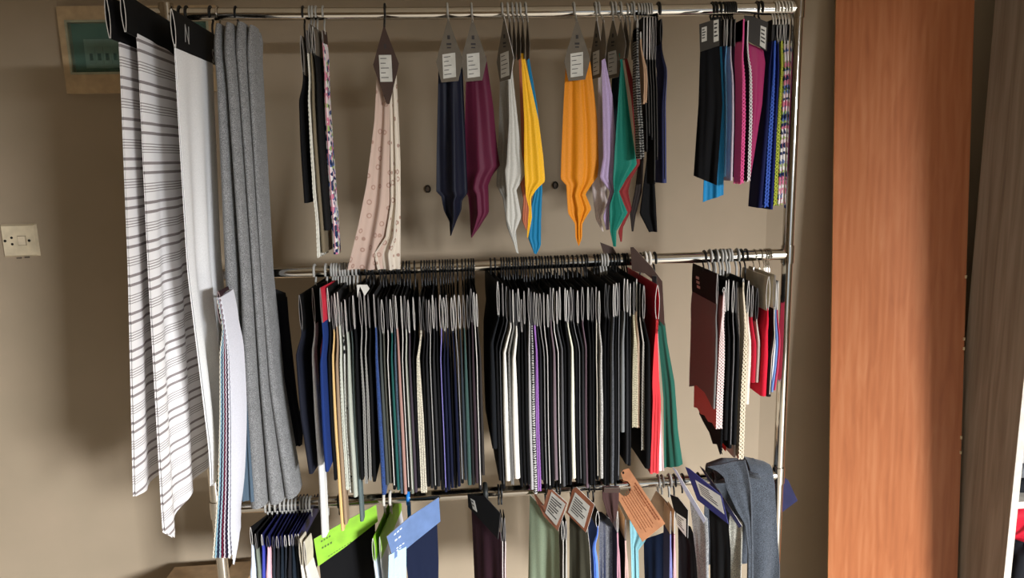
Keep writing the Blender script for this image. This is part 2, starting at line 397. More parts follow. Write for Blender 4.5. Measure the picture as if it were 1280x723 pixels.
def drape_mesh(mb, pl, L, R, amp=.008, nf=2.5, ph=0.0, rows=64, cols=26, off=0.0, th=.0011, m=0, rim=None, grow=.5, ridge=None):
    """cloth between two traced edges on a plane, with folds standing out of it"""
    y0 = min(L[0][1], R[0][1]); y1 = max(L[-1][1], R[-1][1])
    Ls, Rs = np.array(L, float), np.array(R, float); G = np.zeros((rows, cols, 3)); u = np.linspace(0, 1, cols)
    for i, v in enumerate(np.linspace(0, 1, rows)):
        yl = Ls[0, 1]+(Ls[-1, 1]-Ls[0, 1])*v; yr = Rs[0, 1]+(Rs[-1, 1]-Rs[0, 1])*v
        xl = np.interp(yl, Ls[:, 1], Ls[:, 0]); xr = np.interp(yr, Rs[:, 1], Rs[:, 0])
        if xr < xl+.4: xr = xl+.4
        wpx = xr-xl; sc = min(1, wpx/18)
        for j in range(cols):
            x = xl+(xr-xl)*u[j]; y = yl+(yr-yl)*u[j]
            a = amp*sc*(grow+(1-grow)*v)
            tri = lambda q: .55*math.asin(math.sin(q))*2/math.pi+.45*math.sin(q)
            rg = 0 if ridge is None else -(ridge[1]*max(0, ridge[0]-u[j])+ridge[2]*max(0, u[j]-ridge[0]))*sc*min(1, .3+1.4*v)
            G[i, j] = pl.p(x, y, rg + off + a*tri(2*math.pi*nf*u[j]+ph+.8*v) + .45*a*tri(2*math.pi*nf*2.1*u[j]+2+ph-1.5*v))
    mb.sheet(G, th, m, rim); return mb
def kite_pts(apex, phi, wd=.054, hh=.124, shape='kite'):
    a = math.radians(phi); u = np.array([math.cos(a), -math.sin(a), 0])
    sh = [(0, 0), (-.20, -.28), (-.38, -.50), (-.5, -.68), (-.34, -1), (.30, -.98), (.5, -.66), (.36, -.46), (.2, -.26)]
    if shape == 'diamond': sh = [(0, 0), (-.22, -.22), (-.5, -.5), (-.46, -.56), (-.06, -1), (0, -1.01), (.06, -1), (.46, -.55), (.5, -.49), (.22, -.22)]
    return [apex+u*(s*wd)+np.array([0, 0, 1])*(t*hh) for s, t in sh], u, np.array([-math.sin(a), -math.cos(a), 0])
def sticker(root, header, o, u, n, x0, x1, z0, z1, lines=5, paper=PAPER, shear=.0):
    """printed paper label: flat sheet with rows of print"""
    up_ = np.array([0, 0, 1.0])
    q = lambda x, z, d=0: o+u*x+up_*(z+shear*x)+n*d
    lb = part('label_sticker', MB().prism([q(x0, z0, .0002), q(x1, z0, .0002), q(x1, z1, .0002), q(x0, z1, .0002)], n, .0004), paper, root, header)
    mb = MB(); hgt = (z1-z0)
    for k in range(lines):
        zz = z1-hgt*(k+.8)/(lines+.6); a = x0+(x1-x0)*.1; b = x0+(x1-x0)*random.uniform(.45, .92)
        mb.prism([q(a, zz, .0006), q(b, zz, .0006), q(b, zz+hgt*.028, .0006), q(a, zz+hgt*.028, .0006)], n, .0002)
    part('print', mb, INK, root, header)
    return lb
def kite_swatch(apx, apy, Y, phi, L, R, col, label, group, kind='plain', amp=.008, nf=2.2, ph=0.0, hookc=GREYP, extra=(), lab=True, cardc=None, rim=None, wd=.054, hh=.124, dphi=0, doff=.0, ridge=(.62, .045, .05), shape='kite', Yd=None):
    """kite-shaped header card on a strap hook with a scarf-like sample below"""
    ap = at(apx, apy, Y); pl = Plane(apx, apy, Y if Yd is None else Yd, dphi)
    if not lab:                               # slim card seen from its edge, cloth gathered at its lower end
        hh = .082; wd = .034; L = [(apx-1.6, apy+44)]+[q for q in L if q[1] > apy+50]; R = [(apx+1.6, apy+44)]+[q for q in R if q[1] > apy+50]
    if Yd is not None: ridge = (.5, .014, .014); amp = min(amp, .006); doff = 0
    lo = pl.p(*L[-1]); root = thing('fabric_swatch', label, 'fabric sample', (ap[0], Y, lo[2]), group)
    hk = MB(); R0 = TR+.003
    pts = [(ap[0], YR-R0*math.cos(math.radians(a)), ZT+R0*math.sin(math.radians(a))) for a in np.linspace(150, -20, 12)]
    pts += [(ap[0], YR-R0, ZT-.012), (ap[0], (YR+Y)/2-R0*.4, (ZT+ap[2])/2-.004), (ap[0], Y, ap[2]-.008)]
    hk.tube(pts, .0022, 7); part('hook', hk, hookc, root)
    kp, u, n = kite_pts(ap, phi, wd, hh, shape)
    hd = part('header_card', MB().prism(kp, n, .0012, 0, 1), [cardc or GREYCARD, CARD_EDGE if cardc is None else cardc], root)
    if lab:
        o = ap+n*.0012; sticker(root, hd, o, u, n, -.26*wd, .22*wd, (-.93 if shape == 'kite' else -.72)*hh, (-.55 if shape == 'kite' else -.38)*hh, 5, PAPER, .12 if shape == 'kite' else 0)
        mb = MB()
        for a, b, c, d in ((-.05, .05, -.33, -.27), (-.09, .09, -.42, -.39), (-.08, .07, -.47, -.45)) if shape == 'kite' else ((-.04, .04, -.30, -.24),):
            mb.prism([o+u*(x*wd)+np.array([0, 0, z*hh])+n*.0002 for x, z in ((a, c), (b, c), (b, d), (a, d))], n, .0003)
        part('printed_emblem', mb, INK, root, hd)
    mb = MB(); drape_mesh(mb, pl, L, R, amp*.55, nf, ph, off=-.004-amp*.7+doff, rim=1, ridge=ridge)
    fm = fab(col, kind); mats = [fm, fab(rim) if rim else fm]
    part('fabric', mb, mats, root)
    for (L2, R2, c2, of, k2) in extra:
        mb = MB(); drape_mesh(mb, pl, L2, R2, amp*.7, nf, ph+1, off=of); part('fabric_flap', mb, fab(c2, k2), root)
    return root

# ------------------------------------------------------------------ long lengths at the end of the top rail
def text_part(root, parent, body, size, o, u, n, mat, shear=0.0):
    cu = bpy.data.curves.new('lettering', 'FONT'); cu.body = body; cu.size = size; cu.extrude = .0002; cu.shear = shear
    t = bpy.data.objects.new('tmp', cu); C.objects.link(t); bpy.context.view_layer.update()
    me = bpy.data.meshes.new_from_object(t.evaluated_get(bpy.context.evaluated_depsgraph_get())); bpy.data.objects.remove(t)
    ro = np.array(root.location)
    for v in me.vertices:
        p = o + u*v.co.x + np.array([0, 0, 1.0])*v.co.y + n*(v.co.z+.0005) - ro; v.co = p
    me.materials.clear(); me.materials.append(mat); return obj('lettering', me, parent)

def long_length(label, near_top, near_bot, far_len, edge_px, hem, col, kind, fold, Yn=1.27, lettering=False, nrows=60, group=None, back=0.0, sway=-.03):
    a = at(*near_top, Yn); b = at(*near_bot, Yn); x0 = (a[0]+b[0])/2; zt, zb = a[2], b[2]; yf = Yn+far_len
    d_ = ray(*edge_px[0]); Yq = max(Yn, float(d_[1]*x0/d_[0]))       # the cloth starts a little inside the card's end
    E = [(at(p, q, Yq+back*t)[0], at(p, q, Yq+back*t)[2]) for t, (p, q) in zip(np.linspace(0, 1, len(edge_px)), edge_px)]
    root = thing('fabric_length', label, 'fabric length', (x0, YR, E[-1][1]), group)
    dz = ZT-.04-zt                                           # the card hangs a little lower at the rail
    fr = (YR-Yn)/far_len
    hook_part(root, x0+sway*(YR-Yn)/far_len, ZT, ZT-(zt+dz*1.0), BLACKP, .0022)
    mb = MB(); header_loop(mb, x0, x0+sway, Yn, yf, zt, zt-zb, .0032, .0013, ztf=zt+dz/fr*1.0)
    hd = part('header_card', mb, [BLACKCARD, CARD_EDGE], root)
    if lettering:
        n = np.array([1.0, 0, 0]); u = np.array([sway/far_len, 1.0, 0]); u /= np.linalg.norm(u); n = np.array([u[1], -u[0], 0])     # printed on the side facing along the rail
        def onx(px, py):                              # where the pixel's ray meets the card's side
            d = ray(px, py); k = sway/far_len; t = (x0+.0042-k*Yn)/(d[0]-k*d[1]); return CAM+d*t
        for ch, px, py, sz in (('N', 230.5, 52, .044), ('S', 265, 78, .040)):
            text_part(root, hd, ch, sz, onx(px, py), u, n, plain((165, 165, 165), .6), .3)
    zq = zb+dz*(Yq-Yn)/(YR-Yn)
    S = smooth_poly([(x0, zq+.006)]+E, nrows); K = 26; f = np.linspace(0, 1, K); mb = MB(); v = np.linspace(0, 1, nrows)
    zf0 = zb+.006+dz*(YR-.032-Yn)/(YR-Yn)
    for sg in (-1, 1):
        G = np.zeros((nrows, K, 3))
        for j in range(K):
            dv = S[:, 0]-x0; g = f[j]
            G[:, j, 0] = x0+dv*(1-.1*g)+sway*g*(YR-.032-Yn)/far_len + sg*(.0008+.0014*v) + fold*np.minimum(1, .02+1.3*v)*np.sin(2*math.pi*2.3*g+.6*v)*min(1, g*4+.15)
            G[:, j, 1] = (Yq+back*v)*(1-g)+(YR-.032)*g            # in front of the lower rails
            zf = zf0 + (S[:, 1]-S[0, 1])*1.0 - (zf0-S[0, 1])*v
            h = np.interp(g, *zip(*hem))
            G[:, j, 2] = S[:, 1]*(1-g)+zf*g + h*v**8
        mb.sheet(G, .001, 0)
    part('fabric', mb, fab(col, kind), root)
    return root
GL = 'long fabric lengths on big black header cards'
long_length('striped white and grey cloth length hung outermost beside the fuse box', (131, -6), (138, 48), .37, [(150, 60), (161, 340), (167.5, 621)],
            [(0, 0), (.2, -.01), (.5, 0), (1, .01)], (240, 236, 234), 'stripe', .007, group=GL, sway=.005)
long_length('striped white and grey cloth length with a pointed hem next to the white one', (150, -10), (158, 40), .38, [(173, 62), (186, 340), (203.6, 655), (204.6, 666)],
            [(0, 0), (.12, -.028), (.25, -.006), (.5, .012), (1, .02)], (242, 239, 238), 'stripe', .008, Yn=1.26, group=GL, sway=-.012)
long_length('plain white cloth length under a black lettered header card', (213.5, 12), (219.5, 60), .35, [(220, 120), (232.7, 340), (259, 573), (264, 608)],
            [(0, 0), (.3, .01), (1, .02)], (246, 246, 246), 'plain', .009, Yn=1.29, lettering=True, group=GL, back=.07, sway=-.031)

# grey felt hung in rounded folds
def roll(mb, L, R, Y, deep=.03, bul=.04, rows=44, cols=17, head=True):
    Ls, Rs = np.array(L, float), np.array(R, float); G = np.zeros((rows, cols, 3))
    for i in range(rows):
        v = i/(rows-1); v2 = v if not head else (v if i > 5 else v)
        yl = Ls[0, 1]+(Ls[-1, 1]-Ls[0, 1])*v; xl = np.interp(yl, Ls[:, 1], Ls[:, 0]); xr = np.interp(yl, Rs[:, 1], Rs[:, 0])
        cx = (xl+xr)/2; hwid = (xr-xl)/2
        hd = min(1, math.sqrt(max(0, min(1, (i+.6)/3.2)))) if head else 1
        c = at(cx, yl, Y); wv = hwid*hd*.88*Y/F
        for j in range(cols):
            s = j/(cols-1)*2-1
            if abs(s) > .7: k = (abs(s)-.7)/.3; x = math.copysign(wv*(1-.12*k), s); y = k*deep
            else: a = s/.7*math.pi/2; x = wv*math.sin(a); y = -bul*math.cos(a)*hd
            G[i, j] = c+np.array([x, y, -.012*(1-hd) if False else 0])
    mb.sheet(G, .0016, 0); return mb
gf = thing('felt_length', 'speckled grey felt length hung in tall rounded folds from two hooks', 'fabric length', at(340, 620, 1.5))
FE = fab((122, 122, 122), 'wool')
for i, (L, R, Y) in enumerate([
    ([(269, 31), (275, 110), (284, 340), (296, 520), (300, 540)], [(281, 31), (290, 110), (303, 340), (308, 480), (312, 540)], 1.51),
    ([(280, 30), (288, 110), (303, 340), (306, 480), (314, 626)], [(295, 30), (302, 110), (318, 340), (327, 480), (338, 626)], 1.505),
    ([(294, 29), (302, 110), (318, 340), (327, 480), (337, 621)], [(310, 29), (314, 110), (330, 340), (340, 480), (359, 621)], 1.52),
    ([(310, 33), (314, 110), (329, 340), (338, 480), (357, 614)], [(322, 33), (326, 110), (338, 340), (353, 480), (376.5, 614)], 1.535)]):
    mb = MB(); roll(mb, L, R, Y); part('fold', mb, FE, gf)
mb = MB(); roll(mb, [(315, 40), (317, 110), (326, 230)], [(327, 42), (326, 110), (328, 230)], 1.56, .015, .006); part('fold', mb, FE, gf)
for px, dc in ((273, CHROME), (295.5, BLACKP)): hook_part(gf, float(at(px, 20, YR)[0]), ZT, .075, dc, .0018)
mb = MB()
for px in (273, 295.5):
    x = float(at(px, 20, YR)[0]); mb.tube([(x, YR, ZT-.072), (x, YR-.03, ZT-.085), (x+.02, YR-.10, ZT-.10)], .002, 6)
part('hanger_wire', mb, GREYP, gf)

# ------------------------------------------------------------------ samples on the top rail
G1 = 'samples on the top rail'
esw('T', 376, 45, [(374.5, 120), (377, 180), (382, 254)], (14, 14, 16), 'black sample with grey header, short, beside the white pinked strip', G1, hh=.075, hcol=GREYCARD, yn=1.565, yf=1.635, th=.006, skew=.004, hookpx=379, hw=.004)
esw('T', 385, 38, [(387, 120), (389, 180), (393, 250), (396, 268), (398, 321)], (232, 228, 214), 'white pinked-edge strip hanging beside the short black sample', G1, pink=True, th=.006, hcol=GREYCARD, yn=1.565, yf=1.635, skew=.006, hookc=GREYP, hookpx=384, hw=.002, hh=.05)
esw('T', 388, 30, [(392, 120), (395, 180), (401, 250), (406, 316)], (120, 108, 88), 'olive brown sample between the white strip and the black one', G1, th=.007, hcol=GREYCARD, yn=1.565, yf=1.635, skew=.006, hookc=GREYP, hookpx=386, hh=.06)
esw('T', 392, 34, [(395, 120), (399, 180), (405, 250), (410, 288)], (26, 25, 26), 'narrow black sample beside the flowery one', G1, th=.010, hcol=GREYCARD, yn=1.565, yf=1.635, skew=.006, hookc=GREYP, hookpx=387, hh=.055)
esw('T', 398, 38, [(402, 60), (405, 120), (409, 180), (413, 250), (416, 318)], (220, 200, 205), 'flowery multicoloured sample with a pink back', G1, kind='multi', rim=(214, 150, 160), th=.009, hcol=BROWNCARD, yn=1.585, yf=1.612, skew=.006, hookc=GREYP, hookpx=388, hh=.03, fold=.006)

kite_swatch(480, 31, YR-.05, 0, [(470.5, 92), (467.5, 150), (458, 229), (447.8, 281), (434, 338)], [(490, 92), (490, 150), (489.5, 255), (484, 297), (478, 338)], (190, 166, 152),
            'pale pink flowery scarf sample under a dark brown diamond card', G1, kind='floral', amp=.012, nf=1.6, ph=.6, hookc=BLACKP, cardc=BROWNCARD, hh=.152, wd=.051, shape='diamond', ridge=None,
            extra=[([(486, 78), (487.5, 150), (488.5, 255), (482, 297), (467.5, 318), (472, 338)], [(494, 78), (497.7, 150), (499.8, 202), (500, 260), (500, 300), (500, 338)], (208, 196, 180), -.012, 'floral')])
kite_swatch(560, 22.5, YR-.05, 4, [(548, 76), (545.5, 190), (545, 240), (551.5, 247), (555, 265), (562, 278), (563, 296)], [(578, 72), (583, 190), (585, 243), (578, 251), (577, 264), (570.5, 277.5), (564, 295)], (15, 18, 34),
            'navy blue pointed scarf sample on a grey kite card', G1, kind='satin', amp=.012, nf=1.7, ph=1.2)
kite_swatch(590.4, 23, YR-.03, -6, [(583, 90), (581, 190), (580, 240), (586, 246), (588, 270), (589, 298)], [(608, 68), (617, 130), (623, 190), (626, 207), (616, 220), (611, 232), (612, 267), (600, 285), (590, 298)], (88, 24, 50),
            'maroon pointed scarf sample on a grey kite card', G1, kind='satin', amp=.012, nf=1.0, ph=2.4, ridge=(.42, .07, .03))
kite_swatch(630.5, 21, YR-.06, 55, [(626, 80), (623, 190), (621, 232), (629, 248), (634, 283), (646, 314)], [(640, 84), (640, 190), (640, 250), (645, 283), (647.5, 314)], (150, 148, 140),
            'dull grey scarf sample behind the lighter grey one', G1, Yd=1.604, amp=.008, nf=1.5, doff=-.03)
kite_swatch(637, 22, YR-.05, 78, [(644, 64), (637, 150), (634, 207), (632, 212), (634, 243), (633, 275), (639, 290), (646, 316)], [(650, 64), (652, 190), (658, 216), (652, 228), (646, 238), (652.5, 272), (644, 292), (648.5, 318)], (190, 188, 180),
            'light grey scarf sample with a rippled hem', G1, Yd=1.548, amp=.010, nf=1.3, lab=False, cardc=GREYCARD)
kite_swatch(642.5, 22, YR-.045, 80, [(649, 73), (653, 190), (651, 230), (655, 250), (653, 275), (658, 288)], [(656, 73), (661, 190), (662, 240), (661, 270), (659, 288)], (176, 104, 76),
            'rust orange scarf sample tucked behind the yellow one', G1, Yd=1.562, amp=.006, nf=1.1, lab=False, cardc=GREYCARD, doff=-.02)
kite_swatch(648, 22, YR-.045, 80, [(651, 73), (655, 190), (654, 230), (657, 250), (656, 275), (660, 290)], [(654, 73), (660, 190), (662, 240), (664, 270), (661, 290)], (60, 52, 50),
            'dark brown scarf sample mostly hidden behind yellow and rust ones', G1, Yd=1.576, amp=.005, nf=1.1, lab=False, cardc=GREYCARD, doff=-.035)
kite_swatch(653.5, 22, YR-.055, 80, [(657, 72), (656, 150), (656, 205), (658, 245), (662, 261), (659.4, 297)], [(660, 70), (674, 150), (680, 195), (682.5, 227), (671.4, 237), (664, 248), (665.5, 272), (660.5, 298)], (236, 178, 34),
            'bright yellow pointed scarf sample', G1, Yd=1.534, kind='satin', amp=.012, nf=1.4, ph=.5, lab=False, cardc=GREYCARD, doff=.012)
kite_swatch(659.5, 22, YR-.04, 82, [(662, 70), (667, 130), (671, 190), (669, 240), (664.5, 258), (661, 298), (668.5, 318)], [(664, 68), (672, 130), (677, 190), (678.5, 236), (677, 275), (676.7, 308), (671, 318.5)], (18, 118, 160),
            'teal blue scarf sample reaching down to the middle rail hooks', G1, Yd=1.588, kind='satin', amp=.008, nf=1.2, lab=False, cardc=GREYCARD, doff=-.025)
kite_swatch(721, 22.5, YR-.04, 2, [(708, 80), (704.5, 150), (703, 190), (702, 224), (709, 232), (711, 267), (719.7, 280), (720.5, 298), (724, 308)], [(738, 70), (748, 150), (750, 207), (748.4, 221), (733, 243), (741, 261.5), (729, 280), (728.5, 298), (724.6, 308)], (214, 132, 20),
            'amber orange pointed scarf sample on a grey kite card', G1, Yd=1.568, kind='satin', amp=.012, nf=2.4, ph=.4)
kite_swatch(746, 21, YR-.02, 62, [(749, 90), (748, 150), (745, 210), (741, 230), (746, 275), (754.5, 290)], [(756, 68), (756, 150), (759, 213), (761, 252), (752, 272), (755.2, 290)], (212, 198, 194),
            'pale greyish white scarf sample beside the lavender one', G1, Yd=1.584, wd=.042, amp=.008, nf=1.2)
kite_swatch(754.5, 22, YR-.055, 80, [(757, 68), (755, 150), (755.7, 197), (751, 222), (764, 240), (755, 272), (759, 288)], [(759, 66), (767, 120), (771, 170), (771, 200), (769.5, 240), (764, 262), (762, 288)], (172, 152, 186),
            'lavender pinked scarf sample', G1, Yd=1.550, amp=.008, nf=1.2, lab=False, cardc=GREYCARD, doff=-.01)
kite_swatch(766.5, 21, YR-.02, 44, [(766, 84), (765, 150), (764, 200), (766, 240), (765, 285)], [(777, 82), (774, 150), (772, 200), (772, 240), (768, 285)], (24, 34, 40),
            'very dark green scarf sample behind the emerald one', G1, Yd=1.590, wd=.044, amp=.005, nf=1.0, doff=-.03)
kite_swatch(776.5, 22, YR-.06, 66, [(777, 80), (772, 160), (768, 227), (769, 240), (764, 257), (764, 288), (768, 309)], [(782, 53), (788, 138), (798.5, 206), (786, 222), (775, 240), (787, 267), (772, 290), (771.5, 309)], (18, 112, 96),
            'emerald green pointed scarf sample', G1, Yd=1.534, kind='satin', amp=.012, nf=1.2, ph=2.0, lab=False, cardc=GREYCARD, doff=.006)
kite_swatch(782, 22, YR-.05, 74, [(785, 60), (790, 120), (795, 170), (797, 205), (786, 222), (771, 240), (785, 265), (774, 290), (777, 303)], [(787, 60), (794, 106), (799, 159), (801.5, 205), (790, 225), (787, 240), (791, 262), (780, 285), (778.5, 303)], (128, 46, 46),
            'brick red scarf sample showing behind the emerald one', G1, Yd=1.550, amp=.006, nf=1.0, lab=False, cardc=GREYCARD, doff=-.02)
kite_swatch(793.5, 23, YR-.02, 78, [(790, 62), (797, 120), (800, 200), (795, 240), (789, 268), (791, 290)], [(793, 60), (800, 120), (806, 200), (804, 240), (796, 270), (793, 290)], (44, 38, 36),
            'blackish brown scarf sample behind the brick red one', G1, Yd=1.597, amp=.006, nf=1.0, lab=False, cardc=GREYCARD, doff=-.045)
esw('T', 797, 25, [(797.5, 100), (800, 140), (806, 197)], (130, 128, 122), 'black sample with a chain-like pale pattern', G1, kind='chain', th=.009, hh=.02, yn=1.508, yf=1.536, hookc=GREYP, hw=.0016, hcol=GREYCARD, pink=True)
esw('T', 801, 40, [(806, 70), (808, 100), (806.5, 128)], (196, 160, 128), 'small tan pinked sample between black ones', G1, th=.007, hh=.02, yn=1.512, yf=1.54, hookc=GREYP, hcol=GREYCARD, pink=True, hw=.0016)
for px, b in ((805, (809, 190)), (809, (812, 170)), (812.5, (815, 175)), (816, (818, 230)), (819.5, (821, 200))):
    esw('T', px, 21, [(px+1, 100), b], (18, 18, 19), 'thin black sample packed beside the chain-patterned one', G1, th=.004, hh=.09, yn=1.545, yf=1.588, hookc=GREYP, hcol=BLACKCARD, hw=.0018, rim=(70, 68, 66))
pl = Plane(812, 200, 1.6055, 0); bt = thing('fabric_swatch', 'wide black sample with a slanting hem behind the thin black ones', 'fabric sample', at(812, 285, 1.58), G1)
mb = MB(); drape_mesh(mb, pl, [(804, 70), (808, 150), (808, 200), (799, 267), (811, 290)], [(817, 70), (818, 150), (818, 230), (820, 270), (821, 290)], .005, 1.2); part('fabric', mb, fab((13, 13, 14)), bt)
hook_part(bt, float(at(813, 15, YR)[0]), ZT, .04, GREYP)
part('header_card', MB().prism([pl.p(810, 31), pl.p(805, 72), pl.p(818, 72), pl.p(816, 31)], pl.n, .0012), BLACKCARD, bt)
esw('T', 827, 18, [(831, 75), (832.5, 90), (829, 130), (829, 229)], (62, 66, 104), 'black-carded sample with blue back hung on a black hook at the end', G1, rim=(26, 26, 28), th=.010, hh=.05, yn=1.575, yf=1.625, hcol=BLACKCARD, hr=.003, fold=.006)

def card_swatch(rail, label, group, plane, hpoly, hcol, L, R, col, kind='plain', amp=.006, nf=1.4, hooks=(), hookc=BLACKP, labels=(), rim=None, rimc=CARD_EDGE, hr=.0022, lines=4, extra=(), name='fabric_swatch', cat='fabric sample', lower=None, prints=(), drop=None):
    """sample whose flat header card shows its face: traced card and cloth on one turned vertical plane"""
    pl = Plane(*plane); lo = pl.p(*(L[-1] if L else hpoly[-1]))
    root = thing(name, label, cat, lo, group); zr = RZ[rail]
    for hx in hooks:
        x = float(at(hx, plane[1], YR)[0]); top = max(pl.p(*q)[2] for q in hpoly)
        hook_part(root, x, zr, max(.03, zr-top+.012) if drop is None else drop, hookc, hr)
    hd = part('header_card', MB().prism([pl.p(*q) for q in hpoly], pl.n, .0016, 0, 1), [hcol, rimc], root)
    for q in labels:
        lb = part('label_sticker', MB().prism([pl.p(*s, .0018) for s in q], pl.n, .0004), PAPER, root, hd)
        Q = [np.array(s, float) for s in q]; mb = MB()      # corners: tl tr br bl
        for k in range(lines):
            a = .14+.74*k/lines; b = a+.30/lines; e = random.uniform(.5, .9)
            w_ = lambda uu, vv: (Q[0]*(1-uu)+Q[1]*uu)*(1-vv)+(Q[3]*(1-uu)+Q[2]*uu)*vv
            mb.prism([pl.p(*w_(uu, vv), .0023) for uu, vv in ((.1, a), (e, a), (e, b), (.1, b))], pl.n, .0002)
        part('print', mb, INK, root, hd)
    for (q, c) in prints:
        mb = MB()
        for s in q: mb.prism([pl.p(*t, .0018) for t in s], pl.n, .0003)
        part('print', mb, c, root, hd)
    if L:
        mb = MB(); drape_mesh(mb, pl, L, R, amp, nf, random.uniform(0, 6), off=-.001-amp*1.35, rim=1, grow=.15)
        fm = fab(col, kind); part('fabric', mb, [fm, fab(rim) if rim else fm], root)
    for (L2, R2, c2, of, k2) in extra:
        mb = MB(); drape_mesh(mb, pl, L2, R2, amp*.7, nf, 1, off=of); part('fabric_flap', mb, fab(c2, k2), root)
    return root
G2 = 'samples at the end of the top rail by the upright'
card_swatch('T', 'black sample on a black header card with two white stickers', G2, (886, 60, YR-.06, 20), [(874, 30.6), (898.5, 22.5), (899.5, 57), (875, 65)], plain((52, 48, 42), .7),
            [(875, 63), (873, 130), (867, 220)], [(899.5, 56), (903, 130), (896, 232)], (12, 12, 14), hooks=(889, 893), labels=([(877, 35), (883.5, 33), (883.5, 51), (877, 53)], [(892, 26), (898.3, 24.5), (898.3, 51), (892, 53)]), rimc=plain((52, 48, 42), .7), amp=.005)
card_swatch('T', 'turquoise sample hanging below the black one', G2, (895, 60, YR-.034, 10), [(889, 22), (901, 21), (903, 58), (890, 60)], BLACKCARD,
            [(890, 57), (890, 130), (886, 205), (880, 226), (879, 253)], [(903, 57), (906, 130), (906, 200), (905.5, 225), (905.5, 244)], (30, 128, 178), 'satin', hooks=(898,), amp=.004)
for px, b, c, lb in ((906, (910, 222), (26, 32, 66), 'navy sample beside the turquoise one'), (910, (914, 221), (110, 168, 214), 'light blue sample beside the pink ones'),
                     (914, (917, 226), (204, 190, 200), 'thin pinkish white sample in front of the pink one'), (918, (920, 222), (64, 40, 60), 'thin dark plum sample beside the pink one')):
    esw('T', px, 20, [(px+2.5, 100), (px+3.5, 150), b], c, lb, G2, th=.005, hh=.06, yn=1.59, yf=1.635, hw=.002)
esw('T', 930, 24, [(929, 50), (925, 66), (928, 100), (926, 150), (919, 229)], (226, 92, 148), 'hot pink pinked sample', G2, pink=True, th=.007, hh=.006, yn=1.512, yf=1.55, skew=0, hw=.0015)
esw('T', 936, 26, [(935, 50), (931, 66), (932, 100), (931, 150), (924, 226)], (28, 26, 28), 'black pinked sample with a white edge beside the hot pink one', G2, pink=True, rim=(222, 214, 212), th=.006, hh=.006, yn=1.512, yf=1.55, skew=0, hw=.0015)
card_swatch('T', 'magenta sample on a black header card with a grey sticker', G2, (945, 60, YR-.016, -18), [(930, 19.5), (939, 20), (959.6, 28), (957.8, 64), (934, 51)], plain((46, 42, 38), .7),
            [(934, 50), (932, 130), (928, 212)], [(958, 62), (960.5, 78), (957, 130), (954, 150), (947, 196), (941.5, 227)], (156, 42, 92), 'satin', hooks=(944, 949), labels=([(950, 32), (957, 35), (956, 62), (949, 57)],), rimc=plain((46, 42, 38), .7), amp=.006)
for px, pts, c, kd, pk, th, lb in ((968, [(963, 100), (957, 170), (949.5, 260)], (24, 30, 72), 'plain', False, .009, 'dark navy sample leaning beside the magenta one'),
        (971, [(968, 100), (963, 170), (958, 258)], (44, 84, 178), 'satin', True, .009, 'royal blue pinked sample beside the dark navy one'),
        (975, [(973, 100), (969, 170), (964, 262)], (28, 36, 96), 'plain', False, .006, 'deep blue sample between royal blue and lime'),
        (979, [(979.5, 60), (976.5, 130), (973, 190), (970, 256)], (196, 204, 76), 'knit', True, .007, 'lime yellow pinked sample by the chrome upright'),
        (982, [(982, 60), (979.5, 130), (978, 190), (974.5, 257)], (226, 200, 206), 'multi', False, .005, 'flowery pink and white sample by the chrome upright'),
        (983.5, [(982.5, 60), (980, 130), (977, 190), (974.5, 256)], (190, 150, 176), 'multi', False, .005, 'lilac flowery sample touching the chrome upright')):
    esw('T', px, 14, pts, c, lb, G2, kind=kd, pink=pk, th=th, hh=.05, yn=1.602, yf=1.66, hookc=WHITEP, hr=.0017, hw=.003)

# ------------------------------------------------------------------ middle rail
BK, NV, CH = (13, 13, 15), (18, 22, 44), (36, 36, 38)
GM1 = 'folded samples packed on the middle rail after the grey hooks'
GM2 = 'folded samples packed on the middle rail before the red and green ones'
def names(g): return 'past the grey hooks' if g == GM1 else 'before the red one'
